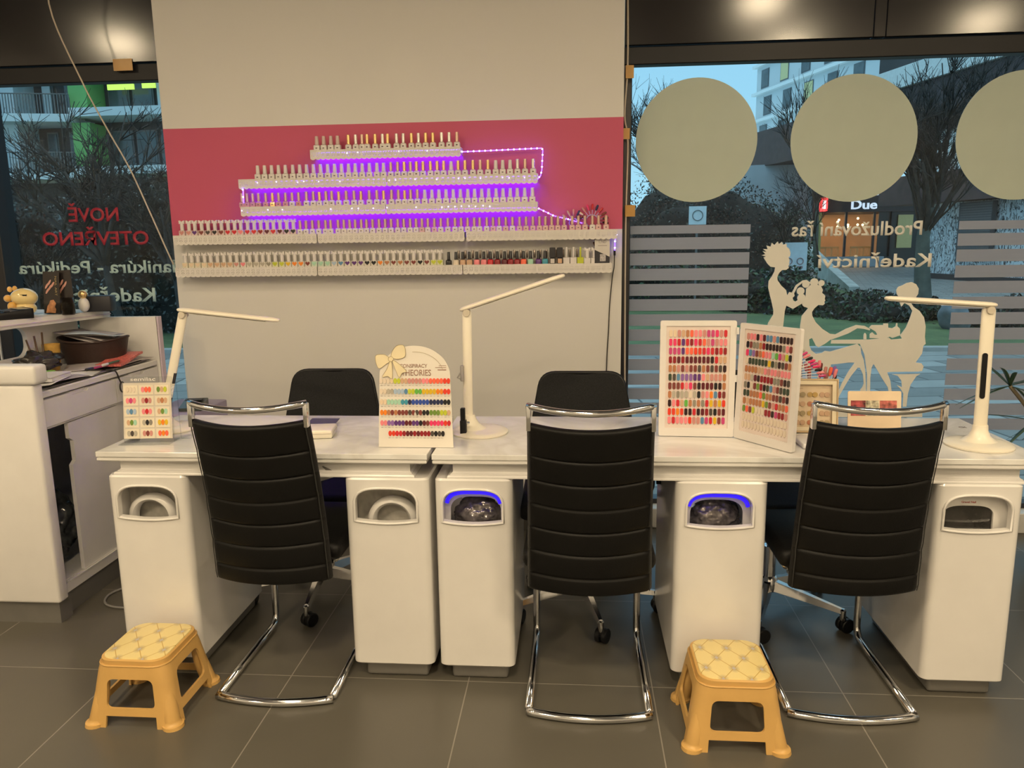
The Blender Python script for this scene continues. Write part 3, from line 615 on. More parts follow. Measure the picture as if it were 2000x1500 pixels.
def stool(loc, rz, label):
    e = empty('plastic_stool', label, 'stool', loc, rz, 'yellow plastic step stools')
    def ring(hx, hy, z, r, n=6): return [(x, y, z) for x, y in rrect(-hx, hx, -hy, hy, r, n)]
    bm = bmesh.new(); loft(bm, [ring(0.140, 0.138, 0.0, 0.03), ring(0.132, 0.131, 0.05, 0.03), ring(0.122, 0.124, 0.12, 0.035), ring(0.114, 0.120, 0.170, 0.042), ring(0.110, 0.118, 0.188, 0.045), ring(0.106, 0.115, 0.192, 0.045), ring(0.105, 0.115, 0.206, 0.045), ring(0.101, 0.111, 0.2085, 0.045)])
    inn = bmesh.new(); loft(inn, [ring(0.133, 0.131, -0.01, 0.027), ring(0.115, 0.117, 0.12, 0.03), ring(0.102, 0.110, 0.184, 0.04)])
    cuts = [inn]
    def trap(w0, w1, z0, z1, r): return [(p.x, p.y) for p in fillet([Vector((0, z0, 0)), Vector((w0, z0, 0)), Vector((w1, z1, 0)), Vector((-w1, z1, 0)), Vector((-w0, z0, 0)), Vector((0, z0, 0))], r, 6)[:-1]]
    cuts.append(prism(trap(0.076, 0.070, 0.060, 0.150, 0.02), -0.3, 0.3))
    cuts.append(prism([(-0.082, -0.02), (0.082, -0.02), (0.078, 0.036), (-0.078, 0.036)], -0.3, 0.3))
    Rz = Matrix.Rotation(PI/2, 4, 'Z')
    cuts.append(prism(trap(0.078, 0.066, 0.060, 0.158, 0.022), -0.3, 0.3, Rz))
    cuts.append(prism([(-0.086, -0.02), (0.086, -0.02), (0.082, 0.036), (-0.082, 0.036)], -0.3, 0.3, Rz))
    bm = boolean(bm, cuts)
    for v in bm.verts: v.co.z = max(v.co.z, 0.0)
    body = obj('stool_frame', bm, stool_m, e, True, 28)
    for sx_ in (-1, 1):       # bulging corner columns ending in flared feet
        for sy in (-1, 1):
            bm = bmesh.new(); rings = []
            for z, r, ins in ((0.0, 0.031, 0.020), (0.010, 0.031, 0.021), (0.011, 0.027, 0.022), (0.018, 0.024, 0.024), (0.022, 0.024, 0.024), (0.07, 0.023, 0.031), (0.12, 0.019, 0.036), (0.148, 0.012, 0.036), (0.160, 0.003, 0.037)):
                cx_, cy_ = sx_*(0.142-ins-(z*0.06)), sy*(0.140-ins-(z*0.05))
                rings.append([(cx_+r*math.cos(2*PI*k/18), cy_+r*math.sin(2*PI*k/18), z) for k in range(18)])
            loft(bm, rings); obj('leg', bm, stool_m, e, True, 40)
    bm = bmesh.new(); loft(bm, [ring(0.099, 0.109, 0.2086, 0.044), ring(0.098, 0.108, 0.2115, 0.044), ring(0.094, 0.104, 0.2128, 0.042)]); obj('seat_pad', bm, tuft_mat(), e, True, 40)
    # thin moulded bead under the top
    bm = bmesh.new(); tube(bm, [Vector(p) for p in ring(0.1095, 0.1175, 0.190, 0.045)], 0.0026, 6, closed=True); obj('bead', bm, stool_m, e, True)
    return e
s1 = stool((-1.319, 2.117, 0), 0.0, 'yellow plastic stool with printed cushion top, at the left pedestal')
s2 = dup(s1, (0.458, 2.108, 0), 'yellow plastic stool with printed cushion top, right of the middle chair', rz=0.0)

# ------------------------------------------------------------------ reception counter
e = empty('reception_counter', 'white reception counter with open work shelf and sliding door, at the left', 'counter', (0, 0, 0))
L_ = -4.0
bm = bmesh.new(); box(bm, L_, -1.940, 2.57, 2.628, 0.09, 0.935, bev=0.012, seg=3); obj('front_panel', bm, white_matte, e, True, 35)
bm = bmesh.new(); box(bm, L_, -1.922, 2.562, 2.640, 0.935, 1.006, bev=0.014, seg=3); obj('front_cap', bm, white_matte, e, True, 35)
bm = bmesh.new(); plate(bm, [[(-1.955, 0.09), (-2.34, 0.09), (-2.34, 1.095), (-1.962, 1.097)]], 3.47, 3.50); obj('end_panel', bm, white_matte, e)
lil = mat('lilac_edge', (0.60, 0.50, 0.60), 0.5)
bm = bmesh.new(); box(bm, -1.958, -1.950, 3.468, 3.502, 0.09, 1.097, bev=0.002, seg=1); obj('edge_banding', bm, lil, e)
# back board with a rounded opening, turned to the customer side
bm = bmesh.new(); Ry = Matrix.Translation((-2.35, 3.075, 0)) @ Matrix.Rotation(PI/2, 4, 'Z')
plate(bm, [[(-0.405, 0.09), (0.395, 0.09), (0.395, 1.093), (-0.405, 1.093)], rrect(-0.33, 0.045, 0.965, 1.088, 0.05, 6)], 0, 0.02, M=Ry); obj('back_board', bm, white_matte, e, True, 30)
bm = bmesh.new(); pts = [(-2.345, 2.68), (-2.318, 2.94), (-2.262, 3.20), (-2.206, 3.45), (-2.215, 3.52), (-2.66, 3.52), (-2.80, 2.68)]
loft(bm, [[(x, y, 1.095) for x, y in pts], [(x, y, 1.130) for x, y in pts]]); obj('upper_shelf', bm, white_matte, e)
bm = bmesh.new(); loft(bm, [[(x+0.005 if x > -2.5 else x, y, 1.107) for x, y in pts], [(x+0.005 if x > -2.5 else x, y, 1.111) for x, y in pts]]); obj('shelf_edge_line', bm, lil, e)
bm = bmesh.new(); box(bm, -2.345, -1.972, 2.630, 3.468, 0.868, 0.893, bev=0.003, seg=1); obj('work_top', bm, white_matte, e)
bm = bmesh.new(); box(bm, -2.345, -1.985, 2.630, 3.468, 0.745, 0.752); box(bm, -2.345, -1.975, 2.630, 3.468, 0.09, 0.128); box(bm, -1.990, -1.972, 2.630, 2.652, 0.128, 0.745); box(bm, -2.3, -1.990, 2.66, 3.46, 0.762, 0.860); obj('carcass', bm, white_matte, e)
for a, b in ((2.636, 3.118), (3.124, 3.464)):
    bm = bmesh.new(); Ry = Matrix.Translation((-1.972, 0, 0)) @ Matrix.Rotation(PI/2, 4, 'Z')
    n0 = (a+b)/2
    plate(bm, [[(a, 0.757), (b, 0.757), (b, 0.860), (n0+0.06, 0.860), (n0+0.045, 0.848), (n0-0.045, 0.848), (n0-0.06, 0.860), (a, 0.860)]], 0, 0.018, M=Ry); obj('drawer_front', bm, white_matte, e)
bm = bmesh.new(); Ry = Matrix.Translation((-1.985, 0, 0)) @ Matrix.Rotation(PI/2, 4, 'Z')
plate(bm, [[(2.80, 0.132), (3.13, 0.132), (3.13, 0.742), (2.80, 0.742), (2.80, 0.68), (2.822, 0.665), (2.822, 0.585), (2.80, 0.57)]], 0, 0.016, M=Ry); d_ = obj('sliding_door', bm, white_matte, e)
bm = bmesh.new(); box(bm, -2.012, -1.996, 3.12, 3.466, 0.132, 0.742); obj('sliding_door', bm, white_matte, e)
bm = bmesh.new(); 
for k in range(3): box(bm, -2.0+0.012*k, -1.995+0.012*k, 2.69, 3.466, 0.128, 0.133)
obj('door_track', bm, white_matte, e)
bm = bmesh.new(); box(bm, L_, -1.962, 2.595, 2.665, 0, 0.0895); box(bm, -2.33, -1.985, 2.665, 3.49, 0, 0.0895); obj('plinth', bm, grey_metal, e)

# ================================================================== SHELVES AND BOTTLES
lace_m = mat('white_lace_plastic', (0.70, 0.66, 0.62), 0.5, var=0.03)
def lace_shelf(x0, x1, zt, label, y=3.57):
    e = empty('lace_shelf', label, 'shelf', ((x0+x1)/2, WY, zt), group='white lace-edged wall shelves')
    W = x1-x0; n = max(3, round(W/0.0243)); p = W/n; h = 0.0455
    out = [(-W/2, 0), (-W/2, -h+0.006)]
    for i in range(n):
        for k in range(1, 5):
            t = k/4; out.append((-W/2+p*(i+t), -h+0.006-0.006*math.sin(PI*t)))
    out.append((W/2, 0)); loops = [out[::-1]]
    def tri(cx, cz, s, up=1): loops.append([(cx-s, cz-s*0.6*up), (cx, cz+s*0.9*up), (cx+s, cz-s*0.6*up)])
    for i in range(n):
        c = -W/2+p*(i+0.5)
        loops.append([(c-0.0085, -0.0045), (c-0.0035, -0.0045), (c-0.0035, -0.0030), (c-0.0085, -0.0030)])
        loops.append([(c+0.0035, -0.0045), (c+0.0085, -0.0045), (c+0.0085, -0.0030), (c+0.0035, -0.0030)])
        for dx, dz, s in ((-0.006, -0.0135, 0.0014), (-0.002, -0.0115, 0.0013), (0.002, -0.0115, 0.0013), (0.006, -0.0135, 0.0014), (-0.0045, -0.0185, 0.0013), (0.0045, -0.0185, 0.0013), (-0.0055, -0.0255, 0.0021), (0.0, -0.0225, 0.0016), (0.0055, -0.0255, 0.0021), (0.0, -0.0290, 0.0014), (-0.0035, -0.0335, 0.0011), (0.0035, -0.0335, 0.0011)):
            tri(c+dx, dz, s*1.25)
    bm = bmesh.new(); plate(bm, loops, y-WY-0.003, y-WY); obj('lace_front', bm, lace_m, e)
    bm = bmesh.new(); box(bm, -W/2, W/2, y-WY, -0.002, -0.006, -0.002); obj('shelf_board', bm, lace_m, e)
    for s in (-1, 1):
        bm = bmesh.new(); plate(bm, [[(y-WY, -0.0065), (-0.003, -0.0065), (-0.003, -0.034), (y-WY, -0.020)]], -0.0015, 0.0015, M=Matrix.Translation((s*(W/2-0.003), 0, 0)) @ Matrix.Rotation(PI/2, 4, 'Z')); obj('end_bracket', bm, lace_m, e)
    return e
SHZ = {1: 1.846, 2: 1.722, 3: 1.598, 4: 1.470, 5: 1.319}
for r, x0, x1, lb in ((1, -1.203, -0.508, 'short white lace shelf at the very top of the bottle display'),
    (2, -1.552, -0.853, 'left white lace shelf of the second row from the top'), (2, -0.851, -0.161, 'right white lace shelf of the second row from the top'),
    (3, -1.551, -0.863, 'left white lace shelf of the third row from the top'), (3, -0.860, -0.162, 'right white lace shelf of the third row from the top'),
    (4, -1.889, -1.195, 'left white lace shelf of the fourth row, under the heart bottles'), (4, -1.190, -0.500, 'middle white lace shelf of the fourth row from the top'), (4, -0.491, 0.197, 'right white lace shelf of the fourth row, below the colour fans'),
    (5, -1.895, -1.203, 'left white lace shelf of the lowest row'), (5, -1.198, -0.513, 'middle white lace shelf of the lowest row'), (5, -0.509, 0.175, 'right white lace shelf of the lowest row, under the red polishes')):
    lace_shelf(x0, x1, SHZ[r], lb)

PAL = {'a': 'E4CDB0', 'b': 'CFA888', 'c': 'CC8C84', 'd': 'EE8890', 'e': 'E8356C', 'f': 'F4684C', 'g': 'CC2430', 'h': '901420', 'i': '5E1420', 'j': '2C0C0E', 'k': '7E3A34', 'l': 'B67850', 'm': 'EE8420', 'n': 'DCB420', 'o': '62B048', 'p': '364434', 'q': '5888B0', 'r': '8C62A8', 's': '5A2C78', 't': '8C8678', 'u': '4A423C', 'v': 'B4AC9E', 'w': 'E2D2BE', 'x': '161418', 'y': 'E43C24', 'z': 'C8427C', 'A': 'A4D0B8', 'B': '3C94AC', 'C': '1C2650', 'D': '2C4CA4', 'E': 'A8BCD4', 'F': 'C0C838', 'G': '6E8E38'}
def pol(ch, kind='polish'):
    c = lin(PAL[ch]); k = 0.92
    return mat('%s_%s' % (kind, PAL[ch].lower()), tuple(min(0.85, x*k) for x in c), 0.22, var=0.03, coat=0.3)
CN = {'a': 'cream', 'b': 'beige', 'c': 'dusty pink', 'd': 'pink', 'e': 'hot pink', 'f': 'coral', 'g': 'red', 'h': 'dark red', 'i': 'maroon', 'j': 'black cherry', 'k': 'brown', 'l': 'tan', 'm': 'orange', 'n': 'golden yellow', 'o': 'green', 'p': 'dark green', 'q': 'grey blue', 'r': 'purple', 's': 'deep purple', 't': 'grey', 'u': 'dark grey', 'v': 'light grey', 'w': 'white', 'x': 'black', 'y': 'orange red', 'z': 'magenta', 'A': 'mint', 'B': 'teal', 'E': 'pale blue', 'F': 'lime', 'G': 'olive'}
gold = mat('gold_cap', (0.88, 0.62, 0.28), 0.25, 0.75, var=0.1); silver = mat('silver_cap', (0.82, 0.78, 0.74), 0.25, 0.75, var=0.1); rose = mat('rose_gold_cap', (0.66, 0.46, 0.36), 0.3, 0.75, var=0.1)
btl_w = mat('white_bottle', (0.66, 0.62, 0.60), 0.3, var=0.03); cap_w = mat('white_cap', (0.70, 0.66, 0.64), 0.35, var=0.03); cap_k = mat('black_cap', (0.02, 0.018, 0.022), 0.35)
lab_k = mat('dark_label_print', (0.14, 0.10, 0.10), 0.6, var=0.6, scale=200)
def swap(o, M): o.material_slots[0].link = 'OBJECT'; o.material_slots[0].material = M
def proto(parts):
    e = bpy.data.objects.new('nail_polish_bottle', None)
    out = []
    for nm, bm, M, kids in parts:
        me = bpy.data.meshes.new(nm); bmesh.ops.recalc_face_normals(bm, faces=bm.faces); bm.to_mesh(me); bm.free(); me.materials.append(M); me.shade_smooth(); me.set_sharp_from_angle(angle=math.radians(35))
        out.append((nm, me, M, kids))
    return out
def place(pr, x, y, z, label, group, mats=None, name='nail_polish_bottle', cat='nail polish', rz=0.0):
    e = empty(name, label, cat, (x, y, z), rz, group); last = None
    for nm, me, M, isub in pr:
        o = bpy.data.objects.new(nm, me); C.objects.link(o); o.parent = last if isub else e
        if mats and nm in mats: swap(o, mats[nm])
        if not isub: last = o
    return e
def body_box(w_, d, h, sh=0.004, bev=0.003):
    bm = bmesh.new(); R_ = []
    for k, z in ((0.9, 0), (1, 0.0012), (1, h-sh), (0.93, h-sh*0.5), (0.72, h-sh*0.12), (0.5, h)):
        R_.append([(x, y, z) for x, y in rrect(-w_/2*k, w_/2*k, -d/2*k, d/2*k, bev*k, 3)])
    loft(bm, R_); return bm
def cyl(r, z0, z1, n=14, taper=1.0, bev=0.001):
    bm = bmesh.new(); lathe(bm, [(r*0.9, z0), (r, z0+bev), (r*taper, z1-bev), (r*taper*0.88, z1)], n); return bm
def heart(s, y0, y1, cz):
    bm = bmesh.new(); pts = []
    for k in range(28):
        t = 2*PI*k/28; pts.append((s*16*math.sin(t)**3/16, cz+s*(13*math.cos(t)-5*math.cos(2*t)-2*math.cos(3*t)-math.cos(4*t))/16))
    plate(bm, [pts], y0, y1); return bm
def bow_cap():
    bm = cyl(0.0088, 0.0255, 0.062, 14)
    for s in (-1, 1):
        lp = [(0, 0.0655), (s*0.0065, 0.0715), (s*0.012, 0.0735), (s*0.0138, 0.070), (s*0.0125, 0.064), (s*0.0138, 0.0590), (s*0.0105, 0.0575), (s*0.004, 0.0610), (0, 0.063)]
        plate(bm, [lp[::s]], -0.0050, 0.0050)
    box(bm, -0.0032, 0.0032, -0.0060, 0.0060, 0.0605, 0.0675, bev=0.0015, seg=2); return bm
P_bow = proto([('bottle', body_box(0.029, 0.022, 0.0262, 0.003, 0.003), btl_w, False), ('heart_swatch', heart(0.0112, -0.0120, -0.0105, 0.0152), btl_w, True), ('bow_cap', bow_cap(), cap_w, False)])
def lab(w_, z0, z1, d):
    bm = bmesh.new(); box(bm, -w_/2, w_/2, -d/2-0.0006, -d/2+0.0005, z0, z1); return bm
P_round = proto([('bottle', body_box(0.0285, 0.022, 0.0268, 0.008, 0.006), btl_w, False), ('label_print', lab(0.008, 0.010, 0.0155, 0.022), lab_k, True), ('cap', cyl(0.0078, 0.0265, 0.0690), gold, False)])
P_taper = proto([('bottle', body_box(0.0285, 0.022, 0.0270, 0.004, 0.004), btl_w, False), ('label_print', lab(0.008, 0.010, 0.0145, 0.022), lab_k, True), ('cap', cyl(0.0094, 0.0268, 0.0660, taper=0.80), cap_w, False)])
P_small = proto([('bottle', body_box(0.0262, 0.022, 0.0255, 0.006, 0.005), btl_w, False), ('label_print', lab(0.006, 0.010, 0.0145, 0.022), lab_k, True), ('cap', cyl(0.0073, 0.0253, 0.0655), rose, False)])
P_opi = proto([('bottle', body_box(0.027, 0.022, 0.0250, 0.006, 0.007), btl_w, False), ('cap', cyl(0.0076, 0.0248, 0.0610, taper=0.82), cap_k, False)])
P_wide = proto([('bottle', body_box(0.025, 0.022, 0.0290, 0.002, 0.002), btl_w, False), ('label_print', lab(0.019, 0.004, 0.024, 0.022), btl_w, True), ('cap', body_box(0.0265, 0.022, 0.046, 0.002, 0.002), cap_k, False)])
for v in P_wide[2][1].vertices: v.co.z += 0.0290
P_brush = proto([('bottle', body_box(0.029, 0.022, 0.0300, 0.002, 0.002), btl_w, False), ('cap', cyl(0.0042, 0.0300, 0.0760), cap_w, False)])
P_rear = proto([('bottle', body_box(0.020, 0.016, 0.030, 0.004, 0.003), btl_w, False), ('cap', cyl(0.0058, 0.0300, 0.0660), silver, False)])
R1 = [-1.1801,-1.1471,-1.1133,-1.0819,-1.0312,-0.9967,-0.9671,-0.9434,-0.9056,-0.8714,-0.8478,-0.8066,-0.7752,-0.7373,-0.7048,-0.6717,-0.6386,-0.5985,-0.5635,-0.5279]
R2 = [-1.4696,-1.4361,-1.4026,-1.3695,-1.3365,-1.3012,-1.2683,-1.2358,-1.203,-1.1691,-1.1352,-1.1025,-1.0695,-1.0365,-1.0051,-0.9722,-0.9386,-0.9032,-0.8723,-0.8382,-0.8065,-0.7759,-0.7465,-0.7186,-0.6882,-0.6539,-0.6228,-0.5925,-0.5584,-0.5262,-0.4941,-0.4575,-0.4244,-0.3887,-0.353,-0.3211,-0.2874,-0.2538,-0.2195,-0.1829]
R3 = [-1.5556,-1.5306,-1.5029,-1.4748,-1.4403,-1.4077,-1.3779,-1.3446,-1.3129,-1.2817,-1.2444,-1.2113,-1.1821,-1.1506,-1.123,-1.0901,-1.0542,-1.0172,-0.9845,-0.945,-0.9094,-0.8775,-0.8401,-0.8081,-0.7785,-0.7504,-0.7189,-0.6844,-0.6507,-0.6182,-0.585,-0.5514,-0.5183,-0.4841,-0.4526,-0.4196,-0.3874,-0.3534,-0.3213,-0.2882,-0.2562,-0.2224,-0.1871]
R4 = [-1.8601,-1.826,-1.7967,-1.7634,-1.7312,-1.698,-1.6659,-1.6331,-1.6011,-1.5711,-1.5373,-1.5054,-1.4736,-1.4419,-1.412,-1.3796,-1.3468,-1.3152,-1.2829,-1.254,-1.2236,-1.1929,-1.1606,-1.1359,-1.1002,-1.0722,-1.045,-1.0183,-0.9897,-0.9644,-0.9352,-0.9049,-0.8757,-0.8476,-0.8163,-0.7876,-0.7575,-0.7296,-0.7021,-0.6743,-0.6436,-0.6136,-0.5805,-0.5471,-0.5187,-0.488,-0.4574,-0.4318,-0.3991,-0.3698,-0.3413,-0.3109,-0.2798,-0.2472,-0.2174,-0.186,-0.1559,-0.1284,-0.0994,-0.0713,-0.0424,-0.0057,0.0224,0.0523,0.0859,0.1138,0.148]
R5 = [-1.8585,-1.826,-1.7947,-1.7622,-1.7317,-1.6982,-1.6662,-1.6347,-1.6032,-1.5703,-1.5389,-1.506,-1.4747,-1.4446,-1.4137,-1.3807,-1.3492,-1.3181,-1.287,-1.2545,-1.2228,-1.1908,-1.1581,-1.1265,-1.0942,-1.0623,-1.0294,-0.998,-0.9674,-0.936,-0.9047,-0.8727,-0.8415,-0.8093,-0.7782,-0.746,-0.715,-0.6832,-0.6512,-0.6214,-0.5796,-0.5452,-0.513,-0.4821,-0.4475,-0.4148,-0.3841,-0.3515,-0.3178,-0.2903,-0.2598,-0.23,-0.1977,-0.1608,-0.1304,-0.0963,-0.0622,-0.032,0.0001,0.0321,0.0634,0.0953]
R5b = [-0.5364,-0.5053,-0.4703,-0.4355,-0.4006,-0.3697,-0.3369,-0.3041,-0.2753,-0.2445,-0.2157,-0.1812,-0.1544,-0.1257,-0.0818,-0.0475,-0.017,0.0172,0.0476,0.0798]

def side(i, n, edge_l='left', edge_r='right'):
    return '%s from the left' % ordinal(i+1) if i < n/2 else '%s from the right' % ordinal(n-i)
# top shelf: 4 frosted caps, then gold and silver caps
n = len(R1)
for i, x in enumerate(R1):
    if i < 4: place(P_taper, x, 3.603, SHZ[1]-0.002, 'white polish bottle with frosted cap on the top shelf, %s from the left' % ordinal(i+1), 'bottles on the top shelf', {'cap': mat('frosted_cap', (0.60, 0.46, 0.42), 0.4)})
    else:
        c = 'gsrggsgssgsggssr'[i-4]; place(P_round, x, 3.603, SHZ[1]-0.002, 'white polish bottle with %s cap on the top shelf, %s' % ({'g': 'gold', 's': 'silver', 'r': 'rose gold'}[c], side(i, n)), 'bottles on the top shelf', {'cap': {'g': gold, 's': silver, 'r': rose}[c]})
n = len(R2)
for i, x in enumerate(R2):
    z = SHZ[2]-0.002
    if i < 19 or i in (28, 34, 35, 36): place(P_taper, x, 3.603, z, 'white polish bottle with white cap on the second shelf, %s' % side(i, n), 'bottles on the second shelf')
    else:
        c = rose if i in (19, 20, 22, 32, 38) else (silver if i > 36 else gold); place(P_round, x, 3.603, z, 'white polish bottle with metallic cap on the second shelf, %s' % side(i, n), 'bottles on the second shelf', {'cap': c})
n = len(R3)
for i, x in enumerate(R3):
    z = SHZ[3]-0.002; pink = mat('pink_bottle', (0.55, 0.26, 0.28), 0.3)
    if i > 26: place(P_taper, x, 3.603, z, 'white polish bottle with white cap on the third shelf, %s' % side(i, n), 'bottles on the third shelf')
    elif i == 5: place(P_small, x, 3.603, z, 'all-gold polish bottle on the third shelf, sixth from the left', 'bottles on the third shelf', {'cap': gold, 'bottle': gold})
    elif i in (0, 1, 2, 3, 4, 6, 7, 9): place(P_small, x, 3.603, z, 'pink polish bottle with rose gold cap on the third shelf, %s' % side(i, n), 'bottles on the third shelf', {'bottle': pink})
    else: place(P_round if i > 9 and i % 3 else P_small, x, 3.603, z, 'white polish bottle with metallic cap on the third shelf, %s' % side(i, n), 'bottles on the third shelf', {'cap': gold if i % 3 == 0 else rose})
H4 = 'ccskuxkggdgghigixx'; z = SHZ[4]-0.002; n4 = len(R4)-18
for i, x in enumerate(R4):
    if i < 18: place(P_bow, x, 3.603, z, 'bow-capped bottle with %s heart, fourth shelf row, %s from the left' % (CN[H4[i]], ordinal(i+1)), 'bow-capped heart bottles on the fourth shelf row', {'heart_swatch': pol(H4[i]), 'bottle': mat('pinkish_bottle', (0.64, 0.50, 0.48), 0.3)})
    else:
        j = i-18; pk = j in (20, 22) or (j > 30 and j not in (32, 34, 46)); pink2 = mat('pale_pink_bottle', (0.62, 0.40, 0.38), 0.3)
        place(P_small, x, 3.603, z, '%s rose-gold-capped bottle, fourth shelf row, %s' % ('pink' if pk else 'white', ('%s after the hearts' % ordinal(j+1)) if j < n4/2 else ('%s from the right' % ordinal(n4-j))), 'rose gold capped bottles on the fourth shelf row', {'bottle': pink2 if pk else btl_w})
H5 = 'aaaabbbbcdvvvtFFnmmkA' + 'AAEqsssxxmlklkkxkFF'; z = SHZ[5]-0.002
body5 = {'a': (0.62, 0.58, 0.46), 'b': (0.62, 0.52, 0.42), 'F': (0.60, 0.60, 0.38), 'A': (0.50, 0.58, 0.48)}
for i, x in enumerate(R5[:40]):
    ch = H5[i]; m_ = mat('bottle_tint_'+ch, body5.get(ch, (0.62, 0.58, 0.52)), 0.3)
    place(P_bow, x, 3.603, z, 'bow-capped bottle with %s heart on the lowest shelf, %s' % (CN[ch], side(i, 40) if i < 20 else '%s before the dark bottle' % ordinal(40-i)), 'bow-capped heart bottles on the lowest shelf', {'heart_swatch': pol(ch), 'bottle': m_})
kinds = [('o', 'x'), ('o', 'w'), ('o', 'b'), ('o', 'b'), ('o', 'd'), ('o', 'd'), ('o', 'g'), ('o', 'h'), ('o', 'i'), ('o', 'h'), ('o', 'h'), ('o', 'f'), ('o', 'A'), ('o', 's'), ('o', 'B'), ('W', 'w'), ('W', 'b'), ('b', 'w'), ('b', 'd'), ('b', 'F'), ('B', 'w'), ('B', 'w')]
for i, x in enumerate(R5[40:]):
    k, ch = kinds[i]; lb = '%s, %s from right on the lowest shelf' % ({'o': CN[ch]+' polish with black cap', 'W': 'square bottle with wide black cap', 'b': '%s square bottle with thin brush cap' % CN[ch], 'B': 'white bottle with bow-shaped cap'}[k], ordinal(22-i))
    if k == 'o': place(P_opi, x, 3.592, z, lb, 'coloured polishes on the lowest shelf', {'bottle': pol(ch)})
    elif k == 'W': place(P_wide, x, 3.597, z, lb, 'coloured polishes on the lowest shelf', {'bottle': cap_k, 'label_print': mat('pale_label', (0.55, 0.50, 0.48), 0.6) if ch == 'w' else pol('b')})
    elif k == 'b': place(P_brush, x, 3.597, z, lb, 'coloured polishes on the lowest shelf', {'bottle': btl_w if ch != 'F' else pol('F'), 'cap': cap_w if ch != 'F' else pol('F')})
    else: place(P_bow, x, 3.597, z, lb, 'coloured polishes on the lowest shelf', {'heart_swatch': btl_w})
for i, x in enumerate(R5b):
    if i > 17: continue
    place(P_rear, x, 3.624, z, 'silver-capped clear bottle in the rear row of the lowest shelf, %s' % side(i, 18), 'rear row on the lowest shelf', {'cap': mat('dull_silver_cap', (0.30, 0.25, 0.22), 0.35, 0.8), 'bottle': mat('clear_grey_bottle', (0.40, 0.36, 0.33), 0.2)})
# boxed kit at the end of the lowest shelf
e = empty('product_box', 'black and white product box standing at the right end of the lowest shelf', 'box', (0.131, 3.600, z))
bm = bmesh.new(); box(bm, -0.034, 0.034, -0.016, 0.016, 0.0, 0.112, bev=0.001, seg=1); obj('carton', bm, mat('black_carton', (0.02, 0.018, 0.025), 0.5), e)
bm = bmesh.new(); plate(bm, [[(-0.034, 0.062), (0.034, 0.030), (0.034, 0.1115), (-0.034, 0.1115)]], -0.0170, -0.0162); obj('white_panel', bm, mat('carton_white', (0.62, 0.58, 0.54), 0.5), e)
bm = bmesh.new(); box(bm, -0.010, 0.016, -0.0178, -0.0171, 0.010, 0.042); obj('window_label', bm, mat('carton_grey', (0.45, 0.42, 0.42), 0.5, var=0.3, scale=150), e)
bm, W_ = text_bm('CND', width=0.034, height=0.012, ext=0.0006); shift(bm, -0.016, -0.0177, 0.092); obj('box_lettering', bm, mat('taupe_print', (0.22, 0.19, 0.18), 0.6), e)
bm = bmesh.new(); box(bm, -0.020, 0.022, -0.0177, -0.0171, 0.0795, 0.0815); obj('small_print', bm, _M['taupe_print'], e)

# swatch sticks fanned out on rings at the right end of the fourth shelf row
def nail_tip(L=0.028, w_=0.0105, th=0.0016):
    bm = bmesh.new(); rings = []
    for t, k in ((0, 0.50), (0.12, 0.75), (0.4, 0.95), (0.75, 1.0), (0.92, 0.85), (1.0, 0.45)):
        a = []
        for i in range(7):
            u = -1+i/3; a.append((u*w_/2*k, -th*(1-u*u)*1.6, L*t))
        for i in range(6, -1, -1):
            u = -1+i/3; a.append((u*w_/2*k, th-th*(1-u*u)*1.6, L*t))
        rings.append(a)
    loft(bm, rings); return bm
tip_me = None
def tip_object(name, M, parent, loc, rot, scale=1.0):
    global tip_me
    if tip_me is None:
        tip_me = bpy.data.meshes.new('nail_tip'); b_ = nail_tip(); bmesh.ops.recalc_face_normals(b_, faces=b_.faces); b_.to_mesh(tip_me); b_.free(); tip_me.materials.append(M); tip_me.shade_smooth()
    o = bpy.data.objects.new(name, tip_me); C.objects.link(o); o.parent = parent; o.location = loc; o.rotation_euler = rot; o.scale = (scale,)*3
    swap(o, M); return o
def swatch_ring(loc, cols, r, a0, a1, label, sc_=1.0):
    e = empty('swatch_fan', label, 'colour fan', loc)
    bm = bmesh.new(); tube(bm, [(r*0.55*math.cos(2*PI*k/20), 0, r*0.55*math.sin(2*PI*k/20)) for k in range(20)], 0.0022, 6, closed=True); obj('ring', bm, mat('clear_lilac_plastic', (0.55, 0.5, 0.75), 0.2), e, True)
    for i, ch in enumerate(cols):
        a = a0+(a1-a0)*i/max(1, len(cols)-1); d = (math.cos(a), math.sin(a))
        bm = bmesh.new(); tube(bm, [(r*0.55*d[0], 0.001*(i % 2), r*0.55*d[1]), (r*d[0], 0.001*(i % 2), r*d[1])], 0.0016, 5); st = obj('stick', bm, _M['clear_lilac_plastic'], e, True)
        tip_object('nail_tip', pol(ch), e, (r*d[0]*0.97, 0.0015*(i % 3), r*d[1]*0.97), (0, PI/2-a, 0), sc_)
    return e
swatch_ring((0.085, 3.634, 1.510), 'jacegCgkjj', 0.050, PI*0.92, -0.15, 'fan of red, pink and navy nail tips above the right end of the fourth shelf')
swatch_ring((0.000, 3.634, 1.502), 'bbcCk', 0.036, PI*0.8, PI*0.2, 'smaller fan of pink and dark nail tips left of the red fan')
swatch_ring((0.115, 3.630, 1.358), 'iih', 0.040, PI*0.62, PI*0.35, 'dark red nail tips above the box on the lowest shelf', 0.8)

